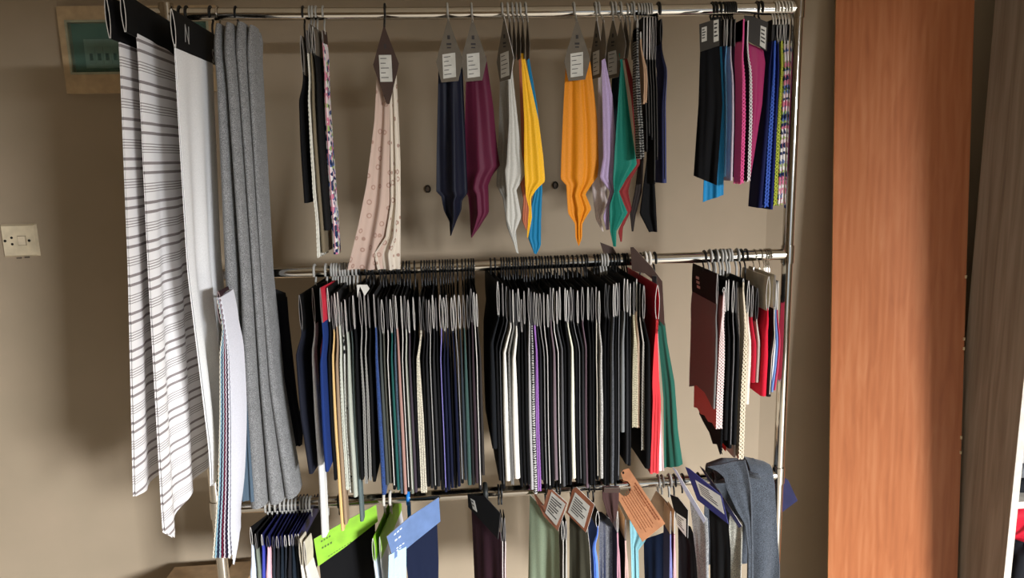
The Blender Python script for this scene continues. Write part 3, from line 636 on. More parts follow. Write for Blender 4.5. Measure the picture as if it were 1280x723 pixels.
# thick pile of white samples with coloured pinked edges, hung beside the grey felt
wb = thing('fabric_swatch', 'bundle of white samples with coloured pinked edges beside the grey felt', 'fabric sample', at(288, 700, 1.42))
Yb, Ybf = 1.34, 1.615
mb = MB(); a = at(272, 366, Yb); b = at(284, 412, Yb); header_loop(mb, a[0]+.001, a[0]-.008, Yb, Yb+.09, a[2], a[2]-b[2]-.01, .004, ztf=a[2]-.006); part('header_card', mb, [fab((60, 40, 44)), fab((150, 130, 130))], wb)
hook_part(wb, -.457, ZM, .04, GREYP)
part('hanger_wire', MB().tube([(-.457, YR, ZM-.036), (-.458, YR-.02, ZM-.042), (-.460, 1.50, ZM-.03), (-.452, 1.462, ZM-.02), (a[0]-.008, Yb+.086, a[2]-.012)], .002, 6), GREYP, wb)
for k, (c, dx, top, db) in enumerate((((222, 214, 196), 0, 0, -13), ((150, 190, 206), 1.5, .5, -10), ((44, 48, 72), 3, 1, -7), ((170, 196, 206), 4.5, 1.2, -4.5), ((104, 30, 52), 6.2, 1.8, -2), ((214, 200, 208), 8, 2.2, 1), ((48, 40, 60), 9.6, 3, 3), ((228, 228, 234), 11.5, 3.6, 6), ((228, 228, 236), 14, 4.5, 12))):
    pts = [(271+top, 372), (276+top, 395), (279+top*.7, 411), (275+dx*.85, 440), (275+dx*1.0, 520), (273+dx*1.15, 610), (269+dx*1.4, 665), (276+db*.75+dx*.5, 699 if k < 8 else 707)]
    S = smooth_poly([(at(p, q, Yb)[0], at(p, q, Yb)[2]) for p, q in pts], 110); G = np.zeros((110, 7, 3)); f = np.linspace(0, 1, 7); v = np.linspace(0, 1, 110)
    for j in range(7):
        G[:, j, 0] = S[:, 0]+.003*v*np.sin(3*f[j])+(.009*f[j]*np.sin(np.pi*np.clip(v*1.1, 0, 1)) if k == 8 else 0); G[:, j, 1] = Yb+(.07 if k == 8 else .085)*f[j]
        G[:, j, 2] = S[:, 1]+(.07*f[j] if k == 8 else .02*f[j])*v**8
    G[:, 0, 1] += .002*np.where(np.arange(110) % 2, 1, -1)
    part('fabric', MB().sheet(G, .0016, 0), fab(c), wb)
stl = card_swatch('M', 'steel blue cotton length hanging between white bundle and grey felt', None, (305, 500, 1.448, 0), [(296, 428), (302, 427), (303, 447), (296, 448)], fab((78, 94, 108)),
            [(296, 445), (300, 520), (302, 628)], [(303, 445), (309, 520), (317, 629)], (78, 94, 108), amp=.004, hooks=())
hook_part(stl, -.4690, ZM, .04, GREYP)
c_ = at(299, 431, 1.448); part('hanger_wire', MB().tube([(-.4690, YR, ZM-.036), (-.468, YR-.03, ZM-.06), (-.464, 1.50, ZM-.09), (-.448, 1.456, ZM-.11), (c_[0], 1.449, c_[2])], .0016, 6), GREYP, stl)
card_swatch('M', 'black rounded-shoulder swatch hanging alone right after the grey felt', None, (355, 460, 1.58, -12), [(339, 364), (343, 361), (357, 366), (359, 376), (340, 376)], BLACKCARD,
            [(339, 374), (344, 440), (356, 520), (366, 561)], [(359, 372), (361, 400), (372, 500), (379, 540), (378, 558)], (24, 25, 32), amp=.005, hooks=(347,), rimc=BLACKCARD)
# first pack: tip px, tip y, near edge, colour, extras
ROWS1 = [
 (374, 371, [(370, 430), (378, 520), (389, 592)], (28, 30, 40), dict(skew=.02, hw=.004, th=.010)),
 (390.5, 361, [(391, 440), (396, 520), (402, 600), (405, 671)], (222, 222, 220), dict(th=.012, skew=.02)),
 (398, 362, [(401, 420), (404, 480), (410, 560), (416, 589)], (28, 50, 108), dict(hcol='red', th=.008, hw=.003, skew=.012, yn=1.43)),
 (404, 362, [(407, 420), (410, 472)], (128, 40, 44), dict(th=.006)),
 (409, 361, [(411, 450), (415, 540), (420, 600)], BK, dict()),
 (414.7, 367, [(417, 480), (420, 600), (422, 656)], (150, 128, 104), dict(th=.008, skew=.012)),
 (418, 369, [(421, 480), (427, 600), (434, 663)], (216, 180, 120), dict(th=.006)),
 (421.5, 367, [(423, 420), (426, 520), (432, 612)], (206, 208, 194), dict(pink=True, th=.007)),
 (426.6, 378, [(428, 420), (431, 520), (439, 616)], (212, 212, 202), dict(kind='spots', pink=True, th=.008)),
 (431, 376, [(434, 430), (438, 520), (445, 621)], (170, 174, 162), dict(th=.010)),
 (437, 373, [(439, 450), (442, 540), (446, 652)], (92, 104, 104), dict(th=.008)),
 (441, 371, [(443, 450), (447, 540), (450, 600)], BK, dict()),
 (449.5, 366, [(450, 420), (455, 500), (458, 604)], BK, dict(pink=True, rim=(150, 148, 142), th=.006)),
 (455, 368, [(456, 430), (461, 500), (463, 600)], BK, dict(pink=True, rim=(150, 148, 142), th=.006)),
 (459.8, 370, [(461, 430), (464, 520), (468, 602)], BK, dict()),
 (467, 369, [(470, 430), (475, 520), (482, 618)], (44, 66, 114), dict(kind='wool', th=.010)),
 (472.6, 372, [(475, 430), (481, 520), (487, 606)], (70, 74, 72), dict(th=.006)),
 (477, 374, [(479, 430), (485, 520), (489, 604)], (86, 86, 78), dict(th=.006)),
 (482.6, 370, [(484, 430), (487, 480), (491, 550), (490, 612)], BK, dict(rim=(216, 212, 204))),
 (487.6, 376, [(489, 430), (493, 490), (500, 560), (505, 612)], (36, 84, 80), dict(th=.006)),
 (491.4, 369, [(496, 430), (499, 490), (507, 560), (511, 616)], (68, 82, 96), dict(th=.008, kind='wool')),
 (494, 371, [(495, 430), (497, 500), (498, 560), (502, 618)], (164, 128, 118), dict(th=.006)),
 (501, 371, [(504, 430), (507, 480), (512, 560), (514, 614)], BK, dict(rim=(214, 212, 204))),
 (505.5, 370, [(509, 430), (511, 480), (516, 560), (518, 617)], (116, 120, 108), dict(th=.005, rim=(196, 196, 186))),
 (509.8, 375, [(513, 430), (516, 500), (522, 560), (526, 615)], (64, 56, 64), dict(th=.006)),
 (516.3, 371, [(517, 430), (519, 500), (524, 610)], BK, dict()),
 (524.4, 371, [(520, 430), (522, 480), (528, 550), (534, 615)], (226, 218, 196), dict(pink=True, th=.015, kind='knit')),
 (529.5, 372, [(531, 430), (533, 500), (538, 608)], BK, dict()),
 (532.5, 376, [(534, 430), (536, 500), (540, 610)], CH, dict()),
 (535.8, 376, [(537, 430), (538, 480), (541, 550), (544, 612)], BK, dict(rim=(170, 168, 164))),
 (540.5, 371, [(541, 430), (543, 500), (547, 608)], CH, dict()),
 (544.4, 373, [(545, 430), (548, 500), (551, 612)], BK, dict()),
 (550.3, 371, [(551, 430), (552, 500), (556, 560), (556, 615)], NV, dict(rim=(138, 130, 196))),
 (554, 373, [(555, 430), (557, 500), (560, 612)], NV, dict()),
 (557.7, 369, [(559, 430), (561, 500), (564, 610)], NV, dict()),
 (561.5, 376, [(562, 430), (565, 500), (568, 610)], BK, dict()),
 (564.3, 373, [(565, 430), (567, 500), (572, 608)], NV, dict()),
 (567.6, 371, [(569, 430), (572, 500), (575, 560), (578, 604)], BK, dict(rim=(150, 150, 150))),
 (573.5, 370, [(574, 450), (577, 520), (580, 600)], (44, 52, 58), dict()),
 (578.9, 371, [(581, 450), (584, 520), (587, 606)], (60, 82, 78), dict(th=.010)),
 (584.2, 370, [(586, 430), (589, 500), (590, 606)], CH, dict()),
 (588.8, 361, [(590, 430), (592, 500), (593, 604)], (56, 44, 50), dict()),
 (592, 365, [(596, 430), (597, 480), (595.5, 550), (596, 612)], (36, 34, 36), dict(rim=(220, 216, 206), th=.006)),
 (595.5, 368, [(600, 450), (602, 520), (602, 594)], (50, 46, 44), dict()),
]
RED = plain((206, 34, 60), .6)
CNAME = {}
CW = {(18, 22, 44): 'navy', (28, 30, 40): 'blue-black', (28, 50, 108): 'royal blue', (128, 40, 44): 'dark red', (150, 128, 104): 'taupe', (216, 180, 120): 'sand yellow', (206, 208, 194): 'pale sage',
               (92, 104, 104): 'slate green', (44, 66, 114): 'denim blue', (36, 84, 80): 'dark teal', (68, 82, 96): 'slate blue', (164, 128, 118): 'dusty pink', (226, 218, 196): 'cream', (60, 82, 78): 'bottle green',
               (56, 44, 50): 'plum black', (64, 56, 64): 'plum grey', (116, 120, 108): 'olive grey', (44, 52, 58): 'dark slate', (70, 74, 72): 'iron grey', (86, 86, 78): 'khaki grey', (170, 174, 162): 'sage grey', (36, 34, 36): 'soft black', (50, 46, 44): 'brown-black', (226, 222, 212): 'ivory', (234, 230, 220): 'thick ivory', (116, 100, 106): 'mauve grey', (104, 86, 94): 'dull mauve', (228, 226, 204): 'pale lemon', (206, 196, 166): 'straw', (148, 104, 170): 'purple', (222, 196, 172): 'peach', (170, 168, 168): 'silver grey', (168, 166, 160): 'pale wool grey', (120, 122, 122): 'steel grey', (82, 82, 84): 'graphite', (76, 78, 82): 'dark wool grey', (120, 118, 114): 'ash grey', (222, 222, 220): 'long white', (206, 200, 190): 'pale'}
def colour_word(c, kd, rim, pink):
    mx, mn = max(c), min(c)
    if tuple(c) == (36, 34, 36): return 'soft black pale-edged'
    wd = CW.get(tuple(c)) or ('black' if mx < 34 else 'charcoal' if mx < 80 and mx-mn < 14 else 'mid grey' if mx < 185 and mx-mn < 14 else 'off-white' if mn > 180 else 'brownish' if c[0] > c[2] else 'bluish')
    if kd == 'spots': wd += ' black-spotted'
    if kd == 'chain': wd += ' braid-patterned'
    if kd == 'check': wd += ' checked'
    if pink: wd += ' pinked-edge'
    if rim: wd += ' pale-edged' if max(rim)-min(rim) < 40 else ' lilac-edged'
    return wd
def pack(rows, g, hook_for, **kw):
    words = [colour_word(c, k.get('kind', ''), k.get('rim'), k.get('pink')) for _, _, _, c, k in rows]
    for i, (px, ty, pts, c, k) in enumerate(rows):
        k = dict(k); red = k.pop('hcol', None); lab = k.pop('label', None); wd = words[i]
        if red: lab = '%s fabric sample under a red header card %s' % (wd, names(g))
        if lab is None:
            if words.count(wd) == 1: lab = '%s folded fabric sample %s' % (wd, names(g))
            else:
                a = next((words[q] for q in range(i-1, -1, -1) if words[q] != wd), None); b = next((words[q] for q in range(i+1, len(rows)) if words[q] != wd), None)
                lab = '%s sample, %s and %s neighbours, %s' % (wd, a.split(' ')[0] if wd.count(' ') else a, b, names(g)) if a and b else '%s sample %s the %s one %s' % (wd, 'after' if a else 'before', a or b, names(g))
        hc = RED if red else random.choice([BLACKCARD, BLACKCARD, plain((24, 24, 26), .7)])
        kk = dict(th=.0058); kk.update(kw); kk.update(k); kk['th'] = .0055 if kk['th'] < .0072 else kk['th']*.8
        if kk['th'] > .0060 and 'skew' not in kk: kk['skew'] = .006 if g == GM1 else -.006
        esw('M', px, ty+random.uniform(-1.5, 1.5), pts, c, lab, g, hcol=hc, hookc=hook_for(i), hr=.0024 if hook_for(i) is GREYP else .0019, **kk)
pack(ROWS1, GM1, lambda i: GREYP if i < 11 else BLACKP)
card_swatch('M', 'loose white folded paper card standing over the dotted black samples', None, (454, 362, 1.463, 0), [(447, 372), (446, 356), (459, 356), (462, 361), (456, 370), (450, 358)], PAPER, None, None, PAPER, hooks=(), name='paper_card', cat='paper card')

ROWS2 = [
 (622, 352, [(621, 450), (622, 520), (627, 560)], (22, 24, 28), dict(skew=-.012, th=.012, half=.13)),
 (628, 355, [(628, 450), (629, 540), (634, 600)], BK, dict(skew=-.012)),
 (633, 358, [(634, 430), (633, 500), (632, 540), (640, 610)], BK, dict(rim=(84, 84, 86))),
 (637.3, 362, [(640, 420), (641, 470), (640, 530), (645, 600)], (226, 222, 212), dict(th=.012)),
 (641, 363, [(644, 430), (644, 500), (648, 605)], (120, 118, 114), dict(pink=True)),
 (644.6, 366, [(649, 420), (650, 480), (651, 560), (655, 597)], (234, 230, 220), dict(th=.015)),
 (648, 361, [(655, 430), (656, 500), (657, 608)], BK, dict()),
 (651.3, 374, [(657, 430), (658, 500), (659, 606)], BK, dict()),
 (655, 363, [(659, 430), (659, 500), (660, 606)], BK, dict()),
 (661, 362, [(662, 420), (662, 480), (659, 560), (661, 612)], (170, 168, 168), dict(th=.006)),
 (664, 366, [(665, 420), (666, 490), (662, 560), (660, 618)], (196, 194, 190), dict(kind='chain', th=.008)),
 (668, 365, [(669, 430), (672, 500), (675, 560), (678, 613)], (148, 104, 170), dict(pink=True, th=.009, label='purple pinked sample with its hem below the lowest rail')),
 (671, 368, [(674, 430), (676, 510), (679, 600)], CH, dict()),
 (674.5, 369, [(676, 430), (679, 510), (683, 610)], BK, dict(rim=(140, 138, 136))),
 (679.6, 366, [(681, 430), (683, 500), (686, 560), (688, 612)], BK, dict(rim=(206, 202, 196))),
 (684.6, 369, [(686, 430), (688, 500), (690, 608)], BK, dict()),
 (688, 359, [(690, 430), (691, 500), (693, 600)], (116, 100, 106), dict(th=.009)),
 (691.5, 361, [(695, 420), (695.5, 500), (697, 560), (699, 610)], BK, dict(rim=(226, 222, 214))),
 (696, 364, [(699, 430), (700, 500), (702, 608)], (82, 82, 84), dict(th=.007)),
 (699.5, 361, [(703, 430), (704, 500), (705, 606)], BK, dict()),
 (706.4, 360, [(707, 430), (707, 500), (708, 606)], BK, dict()),
 (710, 362, [(710, 430), (709, 500), (709, 560), (713, 598)], (228, 226, 204), dict(th=.010)),
 (713, 361, [(714, 430), (715, 500), (717, 604)], BK, dict()),
 (716, 364, [(718, 430), (720, 500), (722, 604)], BK, dict(rim=(110, 110, 110))),
 (722, 365, [(723, 450), (724, 520), (725, 605)], CH, dict()),
 (728, 360, [(729, 450), (729, 520), (730, 610)], (104, 86, 94), dict(th=.006)),
 (735, 361, [(734, 450), (735, 520), (736, 606)], BK, dict()),
 (740.2, 361, [(740, 450), (740, 520), (741, 606)], BK, dict()),
 (745.3, 359, [(744.5, 430), (746, 480), (746, 540), (748, 600)], BK, dict(rim=(214, 206, 188))),
 (749, 363, [(752, 420), (751, 460), (752, 510), (751, 598)], (168, 166, 160), dict(kind='wool', th=.008)),
 (757.3, 355, [(758, 430), (758, 500), (757, 606)], BK, dict()),
 (761.5, 358, [(763, 430), (763, 500), (763, 606)], BK, dict()),
 (767.3, 357, [(768, 430), (769, 500), (770, 604)], (76, 78, 82), dict(kind='wool', th=.007)),
 (770.5, 356, [(771, 430), (772, 500), (772, 600)], BK, dict()),
 (774, 354, [(776, 430), (774, 480), (775, 600)], CH, dict(rim=(112, 112, 114))),
 (781, 350, [(781, 420), (779, 470), (777, 540)], (120, 122, 122), dict(th=.010)),
 (784, 351, [(784, 430), (783, 500), (784, 580)], (36, 36, 38), dict()),
 (788, 355, [(787, 430), (787, 500), (789, 582)], BK, dict()),
 (792.5, 352, [(791.5, 420), (789, 470), (786, 534)], (206, 196, 166), dict(pink=True, th=.014, kind='knit')),
 (796, 350, [(798, 420), (799, 470), (801, 534)], (222, 196, 172), dict(pink=True, th=.007, label='peach pinked-edge fabric sample in the pack before the red one')),
 (800.3, 356, [(802.5, 420), (803, 500), (806, 562)], BK, dict(pink=True, rim=(190, 184, 172))),
 (805, 358, [(806, 430), (806, 500), (800, 586)], BK, dict(half=.14, th=.012)),
]
pack(ROWS2, GM2, lambda i: GREYP if i in (32, 33, 34) else BLACKP)
GR = 'samples closing the long pack on the middle rail'
esw('M', 822, 358, [(821, 405), (817, 440), (821, 500), (819, 560), (811, 593)], (206, 26, 40), 'bright red satin sample at the end of the middle rail pack', GR, kind='satin', th=.018, hcol=RED, hw=.007, hh=.075, fold=.008, yn=1.46, leaves=3, rim=(222, 60, 66))
card_swatch('M', 'dark brown header card with a bottle green sample hanging behind the red one', GR, (815, 340, 1.55, 20), [(788, 309), (792, 309), (815, 334), (828, 352), (831, 408), (820, 396), (819, 352), (806, 342), (790, 338)], BROWNCARD,
            [(820, 394), (824, 440), (829, 500), (830, 588)], [(831, 405), (834, 430), (843, 480), (847, 540), (853, 583)], (38, 92, 78), amp=.005, nf=1.0, hooks=(806, 811), hookc=WHITEP, hr=.003, rimc=plain((190, 170, 150)), drop=.03)
card_swatch('M', 'dark brown header card poking up behind the emerald scarf tip', GR, (760, 312, YR+.0195, 0), [(750, 303), (766, 309), (771, 318), (774, 331), (759, 333), (756, 322)], BROWNCARD,
            None, None, BK, hooks=(), rimc=BROWNCARD)
card_swatch('M', 'pale pink slip of cloth showing under the red satin sample', GR, (824, 560, 1.54, 20), [(815, 345), (821, 345), (821, 372), (815, 372)], BLACKCARD, [(815, 370), (818, 478), (820, 540), (818, 590)], [(821, 370), (824, 478), (827, 540), (830, 590)], (226, 206, 206), hooks=(816,), drop=.04, amp=.003)

GM3 = 'samples at the end of the middle rail by the upright'
esw('M', 897, 343, [(899, 392), (898, 430), (896, 470), (895, 511)], (112, 112, 110), 'mid grey sample with a black printed header card by the upright', GM3, fold=.0008, yn=1.515, yf=1.675, th=.005, hh=.07, hookpx=894, printed=True, hem=[(0, 0), (.3, .02), (.7, .02), (1, 0)])
esw('M', 905, 360, [(909, 372), (905, 388), (903, 430), (903, 480), (905, 535)], (210, 132, 128), 'pink ruffled sample with white pinked edge by the grey one', GM3, fold=.0008, kind='knit', rim=(224, 206, 200), pink=True, th=.014, hh=.012, hookc=GREYP, hr=.0027, yn=1.51, yf=1.66, hookpx=899)
for k, (px, ty, pts, c, rm, hk, lb) in enumerate((
  (911, 350, [(912, 420), (911, 480), (908, 550)], BK, None, GREYP, 'black sample beside the pink ruffled one'),
  (917, 352, [(918, 420), (916, 480), (913, 560)], BK, (130, 128, 128), GREYP, 'black sample with a grey edge beside the cream patterned one'),
  (921, 353, [(922, 420), (921, 480), (917, 556)], BK, None, GREYP, 'black sample touching the cream patterned one'))):
    esw('M', px, ty, pts, c, lb, GM3, fold=.0008, rim=rm, hookc=hk, hr=.0027, th=.009, yn=1.52, yf=1.66, hookpx=(904, 909, 915)[k])
esw('M', 908, 351, [(910, 420), (907, 480), (908, 520), (909, 567)], BK, 'black lace-like sample with a ragged hem under the grey one', GM3, fold=.0008, th=.004, hookc=BLACKP, yn=1.52, yf=1.665, hem=[(0, 0), (.2, .012), (.4, .004), (.6, .034), (.75, .026), (1, .045)], pink=True)
esw('M', 929, 349, [(931, 378), (926, 392), (927, 450), (925, 500), (921, 540), (919, 574)], (226, 214, 192), 'cream sample with brown print and pinked edge near the upright', GM3, fold=.0008, kind='patch', rim=(214, 200, 176), pink=True, th=.011, hh=.012, hookc=GREYP, hr=.0027, hookpx=921, yn=1.52, yf=1.66)
esw('M', 936, 352, [(938, 400), (937, 450), (935, 505)], (222, 210, 196), 'shorter pale beige sample behind the cream printed one', GM3, fold=.0008, th=.010, hookc=GREYP, hr=.0027, hookpx=926, yn=1.53, yf=1.66)
esw('M', 941, 358, [(942, 400), (943, 440), (941, 478)], (176, 30, 50), 'dark red sample under a grey header card near the upright', GM3, fold=.0008, th=.010, hcol=plain((70, 66, 62)), hookpx=935, hw=.004, yn=1.53, yf=1.66)
esw('M', 947, 361, [(949, 410), (946, 440), (943, 478)], (190, 176, 166), 'pale grey-beige sample beside the dark red one', GM3, fold=.0008, th=.007, hcol=plain((70, 66, 62)), hookpx=937, hw=.004, yn=1.53, yf=1.66)
CREAM = plain((196, 186, 166), .8)
esw('M', 961, 347, [(960, 400), (954, 430), (955, 450), (950, 495)], (200, 32, 54), 'bright red sample under a cream printed header card near the upright', GM3, fold=.0008, th=.012, hcol=CREAM, hookc=CHROME, hr=.0012, hookpx=940, hw=.005, skew=0, yn=1.52, yf=1.66)
esw('M', 969, 345, [(970, 398), (966, 430), (960, 460), (952, 496)], (30, 28, 28), 'black sample with white edge under the second cream header card', GM3, fold=.0008, th=.010, rim=(216, 208, 196), hcol=CREAM, hookc=CHROME, hr=.0012, hookpx=948, hw=.005, yn=1.52, yf=1.66)
for (px, pts, c, lb) in ((967, [(967, 430), (963, 460), (957, 494)], (206, 130, 150), 'thin pink sample spread at the upright'), (969, [(969, 430), (966, 460), (961, 492)], (222, 222, 224), 'thin white sample spread at the upright'),
                     (971, [(971, 430), (969, 460), (965, 490)], (112, 140, 196), 'thin sky blue sample spread at the upright'), (973, [(973, 430), (972, 460), (968, 488)], (190, 60, 88), 'thin raspberry sample spread at the upright')):
    esw('M', px, 352, pts, c, lb, GM3, fold=.0008, th=.004, hookc=CHROME, hr=.0012, hookpx=950, hh=.07, yn=1.55, yf=1.62, hw=.0015)

# ------------------------------------------------------------------ lowest rail
GB1 = 'small samples on grey hooks on the lowest rail'
BLUEC = plain((28, 30, 76), .5)
def bsw(px, ty, pts, c, lb, g, **k):
    kk = dict(hh=.06, th=.007, fold=.0008, hookc=GREYP, hr=.0024, half=.115, hcol=BLACKCARD); kk.update(k)
    return esw('B', px, ty, pts, c, lb, g, **kk)
bsw(313, 660, [(314, 690), (316, 705), (317, 745)], (206, 216, 232), 'pale blue-white sample under a black header beside the white bundle', GB1, skew=.012, hh=.045, th=.012, hookpx=327)
bsw(319, 668, [(321, 690), (325, 710), (328, 745)], (120, 128, 114), 'grey-green sample with a black header beside the pale blue one', GB1, skew=.012, hh=.04, hookpx=332)
bsw(327, 669, [(329, 690), (332, 710), (335, 745)], (64, 70, 160), 'royal blue sample on a blue hanger clip', GB1, hcol=BLUEC, skew=.010, hh=.03, hookpx=341)
bsw(334, 671, [(337, 685), (341, 698), (337, 715), (337, 745)], (226, 180, 188), 'pink ruffled sample on a blue hanger clip', GB1, hcol=BLUEC, skew=.010, hh=.03, th=.010, hookpx=346)
for i, (px, hx) in enumerate(((341, 351), (346, 355), (351, 360), (356, 364.5), (361, 370), (366, 375.5), (371, 381), (376, 390))):
    bsw(px, 672-i*.6, [(px+1, 690), (px+3, 745)], ((40, 44, 52), (30, 30, 34), (26, 34, 44))[i % 3], 'dark sample on a blue hanger clip on the lowest rail', GB1, hcol=BLUEC, skew=.008, hh=.03, hookpx=hx)
GB2 = 'samples on coloured header cards on the lowest rail'
bsw(367, 676, [(371, 715), (374, 750)], (222, 216, 206), 'off-white sample under a cream header card, outer one', GB2, hcol=CREAM, skew=.008, yn=1.47, yf=1.505, hw=.004, hh=.062, hookpx=395)
bsw(380, 678, [(387, 712), (390, 750)], (214, 210, 202), 'off-white sample under a cream header card next to the lime one', GB2, hcol=CREAM, skew=.008, yn=1.47, yf=1.505, hw=.004, hh=.06, th=.016, hookpx=401)
LIME = plain((132, 184, 44), .6); SLATE = plain((92, 116, 158), .6)
def bars(rows):                     # slanted strokes of print given as px segments with a height
    out = []
    for x0, y0, x1, y1, h in rows:
        n = max(2, int(abs(x1-x0)/3.2))
        for i in range(n):
            a, b = i/n, (i+.62)/n
            out.append([(x0+(x1-x0)*a, y0+(y1-y0)*a), (x0+(x1-x0)*b, y0+(y1-y0)*b), (x0+(x1-x0)*b, y0+(y1-y0)*b+h), (x0+(x1-x0)*a, y0+(y1-y0)*a+h)])
    return out
DKG = plain((70, 96, 30)); LTB = plain((214, 222, 236))
card_swatch('B', 'black sample under a lime green printed header card', GB2, (398, 690, 1.515, -22), [(392, 674), (425, 655), (470, 631), (472, 652), (430, 685), (397.5, 708)], LIME,
            [(400, 705), (402, 730), (404, 760)], [(470, 654), (471, 700), (472, 760)], (12, 12, 14), hooks=(428,), amp=.005, rimc=CARD_EDGE, prints=((bars([(401, 676, 414, 668, 2.0), (402, 684, 416, 676, 2.4), (410, 695, 440, 676, .9)]), DKG),), drop=.03)
for px, hx, c, lb in ((466, 500, (196, 204, 214), 'pale sample under a lime-edged header card, outer one'), (474.5, 506, (214, 214, 216), 'pale sample under a lime-edged header card next to the blue one')):
    bsw(px, 674-(px-466)*.25, [(px+5, 712), (px+7, 750)], c, lb, GB2, hcol=LIME, skew=.03, hw=.0035, hh=.056, hookpx=hx, hookc=WHITEP, hr=.0032, th=.006)
card_swatch('B', 'navy sample under a slate blue printed header card on a blue hook', GB2, (486, 690, 1.46, -38), [(483, 671), (513, 645), (548, 622), (550, 652), (520, 676), (491, 700)], SLATE,
            [(507, 685), (511, 720), (514, 760)], [(548, 650), (550, 700), (550, 760)], (20, 28, 50), hooks=(514,), hookc=plain((30, 120, 200), .4), hr=.0045, drop=.05, amp=.004,
            prints=((bars([(492, 668, 503, 658, 1.6), (493, 675, 502, 668, 2.0), (495, 685, 506, 677, 1.4), (495, 688, 502, 683, 1.2)]), LTB),),
            extra=[([(485, 694), (484, 720), (484, 760)], [(507, 683), (507, 720), (507, 760)], (176, 208, 228), .002, 'plain')])
GB3 = 'samples below the long pack on the lowest rail'
card_swatch('B', 'dark plum sample with a black header card hanging alone on a thick hook', GB3, (608, 660, 1.52, 48), [(585, 619), (606, 620), (626, 642), (623, 674), (586, 634)], BLACKCARD,
            [(586.5, 632), (588, 680), (590, 760)], [(623, 668), (624, 700), (625, 760)], (52, 30, 38), hooks=(608,), hookc=plain((36, 38, 36), .5), hr=.006, labels=([(589, 623), (594, 626), (597, 640), (592, 636)],), lines=2, rimc=plain((60, 56, 56)), amp=.004, drop=.035)
for px, lb, c in ((627.5, 'thin sample with a white edge against the dark plum one', (90, 70, 76)), (630.5, 'thin pinkish-edged sample outside the dark plum one', (150, 120, 124))):
    bsw(px, 648, [(px+.5, 690), (px+1, 755)], c, lb, GB3, rim=(220, 210, 206), th=.004, hh=.06, hookc=BLACKP, hookpx=px-15, yf=1.545, hw=.003, yn=1.50)
COPPER = plain((150, 98, 74), .7)
card_swatch('B', 'sage green sample under a copper-brown card with a white label', GB3, (690, 640, 1.52, 42), [(667, 615), (672, 630), (680, 632), (686, 612), (691, 612), (709.5, 629), (698, 664), (680, 645)], COPPER,
            [(660, 620), (659, 680), (658, 760)], [(696, 660), (697.5, 690), (698.5, 760)], (136, 150, 126), amp=.005, labels=([(690, 615), (707.5, 630), (696, 657), (682, 641)],), lines=7, hooks=(682,), drop=.04, rim=(226, 224, 214))
for px, c, lb in ((703.5, (70, 66, 60), 'thin dark sample between the two labelled copper cards, outer'), (707.5, (140, 138, 132), 'thin grey sample between the two labelled copper cards, inner')):
    bsw(px, 652, [(px, 690), (px, 755)], c, lb, GB3, rim=(206, 200, 192), th=.005, hh=.05, hookc=BLACKP, hookpx=px-14, yf=1.55, hw=.003, yn=1.50)
card_swatch('B', 'dark olive sample under a brown card with a printed label', GB3, (722, 640, 1.49, 42), [(716, 612), (721, 609), (743.5, 631), (733, 666), (708, 641)], plain((134, 80, 54), .7),
            [(710, 643), (710, 690), (709, 760)], [(732.5, 664), (735, 690), (738, 760)], (62, 60, 48), amp=.004, labels=([(719.5, 615.5), (738, 633), (730.5, 660), (710.5, 640)],), lines=7, hooks=(714,), drop=.04, rim=(206, 200, 190))
bsw(747, 640, [(745, 668), (741, 678), (744, 700), (746, 755)], (92, 130, 226), 'navy sample with a bright blue fold beside the olive one', GB3, rim=(92, 130, 226), th=.012, hh=.04, hookc=BLACKP, hookpx=728, yf=1.56, hcol=NV and BLACKCARD, yn=1.49, hw=.004)
card_swatch('B', 'charcoal wool sample with a sloping top beside the blue fold', GB3, (757, 680, 1.505, 12), [(748.5, 640), (752, 640), (766, 652), (766, 660), (748, 648)], BLACKCARD,
            [(749, 642), (749, 690), (749, 760)], [(764, 652), (765.5, 670), (766, 760)], (96, 96, 98), 'wool', hooks=(742,), drop=.04, amp=.005)
brn = card_swatch('B', 'dark brown cloth folded over the rail in front of the charcoal sample', GB3, (765, 630, 1.472, 0), [(755, 610), (775, 610), (775, 616), (755, 616)], BROWNCARD,
            [(754, 610), (754, 625), (760, 645), (766, 656)], [(775, 610), (775, 630), (772, 650), (768, 656)], (66, 46, 44), amp=.006, hooks=())
t_ = at(768, 611, 1.472)
part('strap', MB().sheet(np.array([[(t_[0]+dx, y, z) for dx in (-.004, .004)] for y, z in ((1.472, t_[2]), (1.53, ZB+.03), (YR-.012, ZB+TR+.004), (YR, ZB+TR+.0022), (YR+.0145, ZB+.008), (YR+.015, ZB-.01))]), .001), fab((66, 46, 44)), brn)
KR = plain((206, 178, 146), .8)
for px, ty, c, rm, lb, hx in ((772, 640, (40, 36, 48), (186, 140, 150), 'dark sample with pinkish edge under a cream card by the kraft tag, outer', 758), (782, 650, (46, 44, 46), (206, 170, 160), 'dark sample with rosy edge under a cream card by the kraft tag, inner', 770)):
    bsw(px, ty, [(px+1, 690), (px+2, 755)], c, lb, GB3, hcol=KR, rim=rm, pink=True, th=.008, hh=.055, hw=.0038, hookpx=hx, yf=1.60, yn=1.49, hookc=BLACKP)
card_swatch('B', 'aqua blue sample peeking out under the kraft paper tag', GB3, (790, 690, 1.575, 30), [(784, 632), (800, 632), (800, 650), (784, 650)], KR, [(786, 645), (788, 690), (790, 760)], [(803, 660), (806, 678), (797, 690), (799, 760)], (140, 196, 206), hooks=(788,), drop=.04, amp=.004)
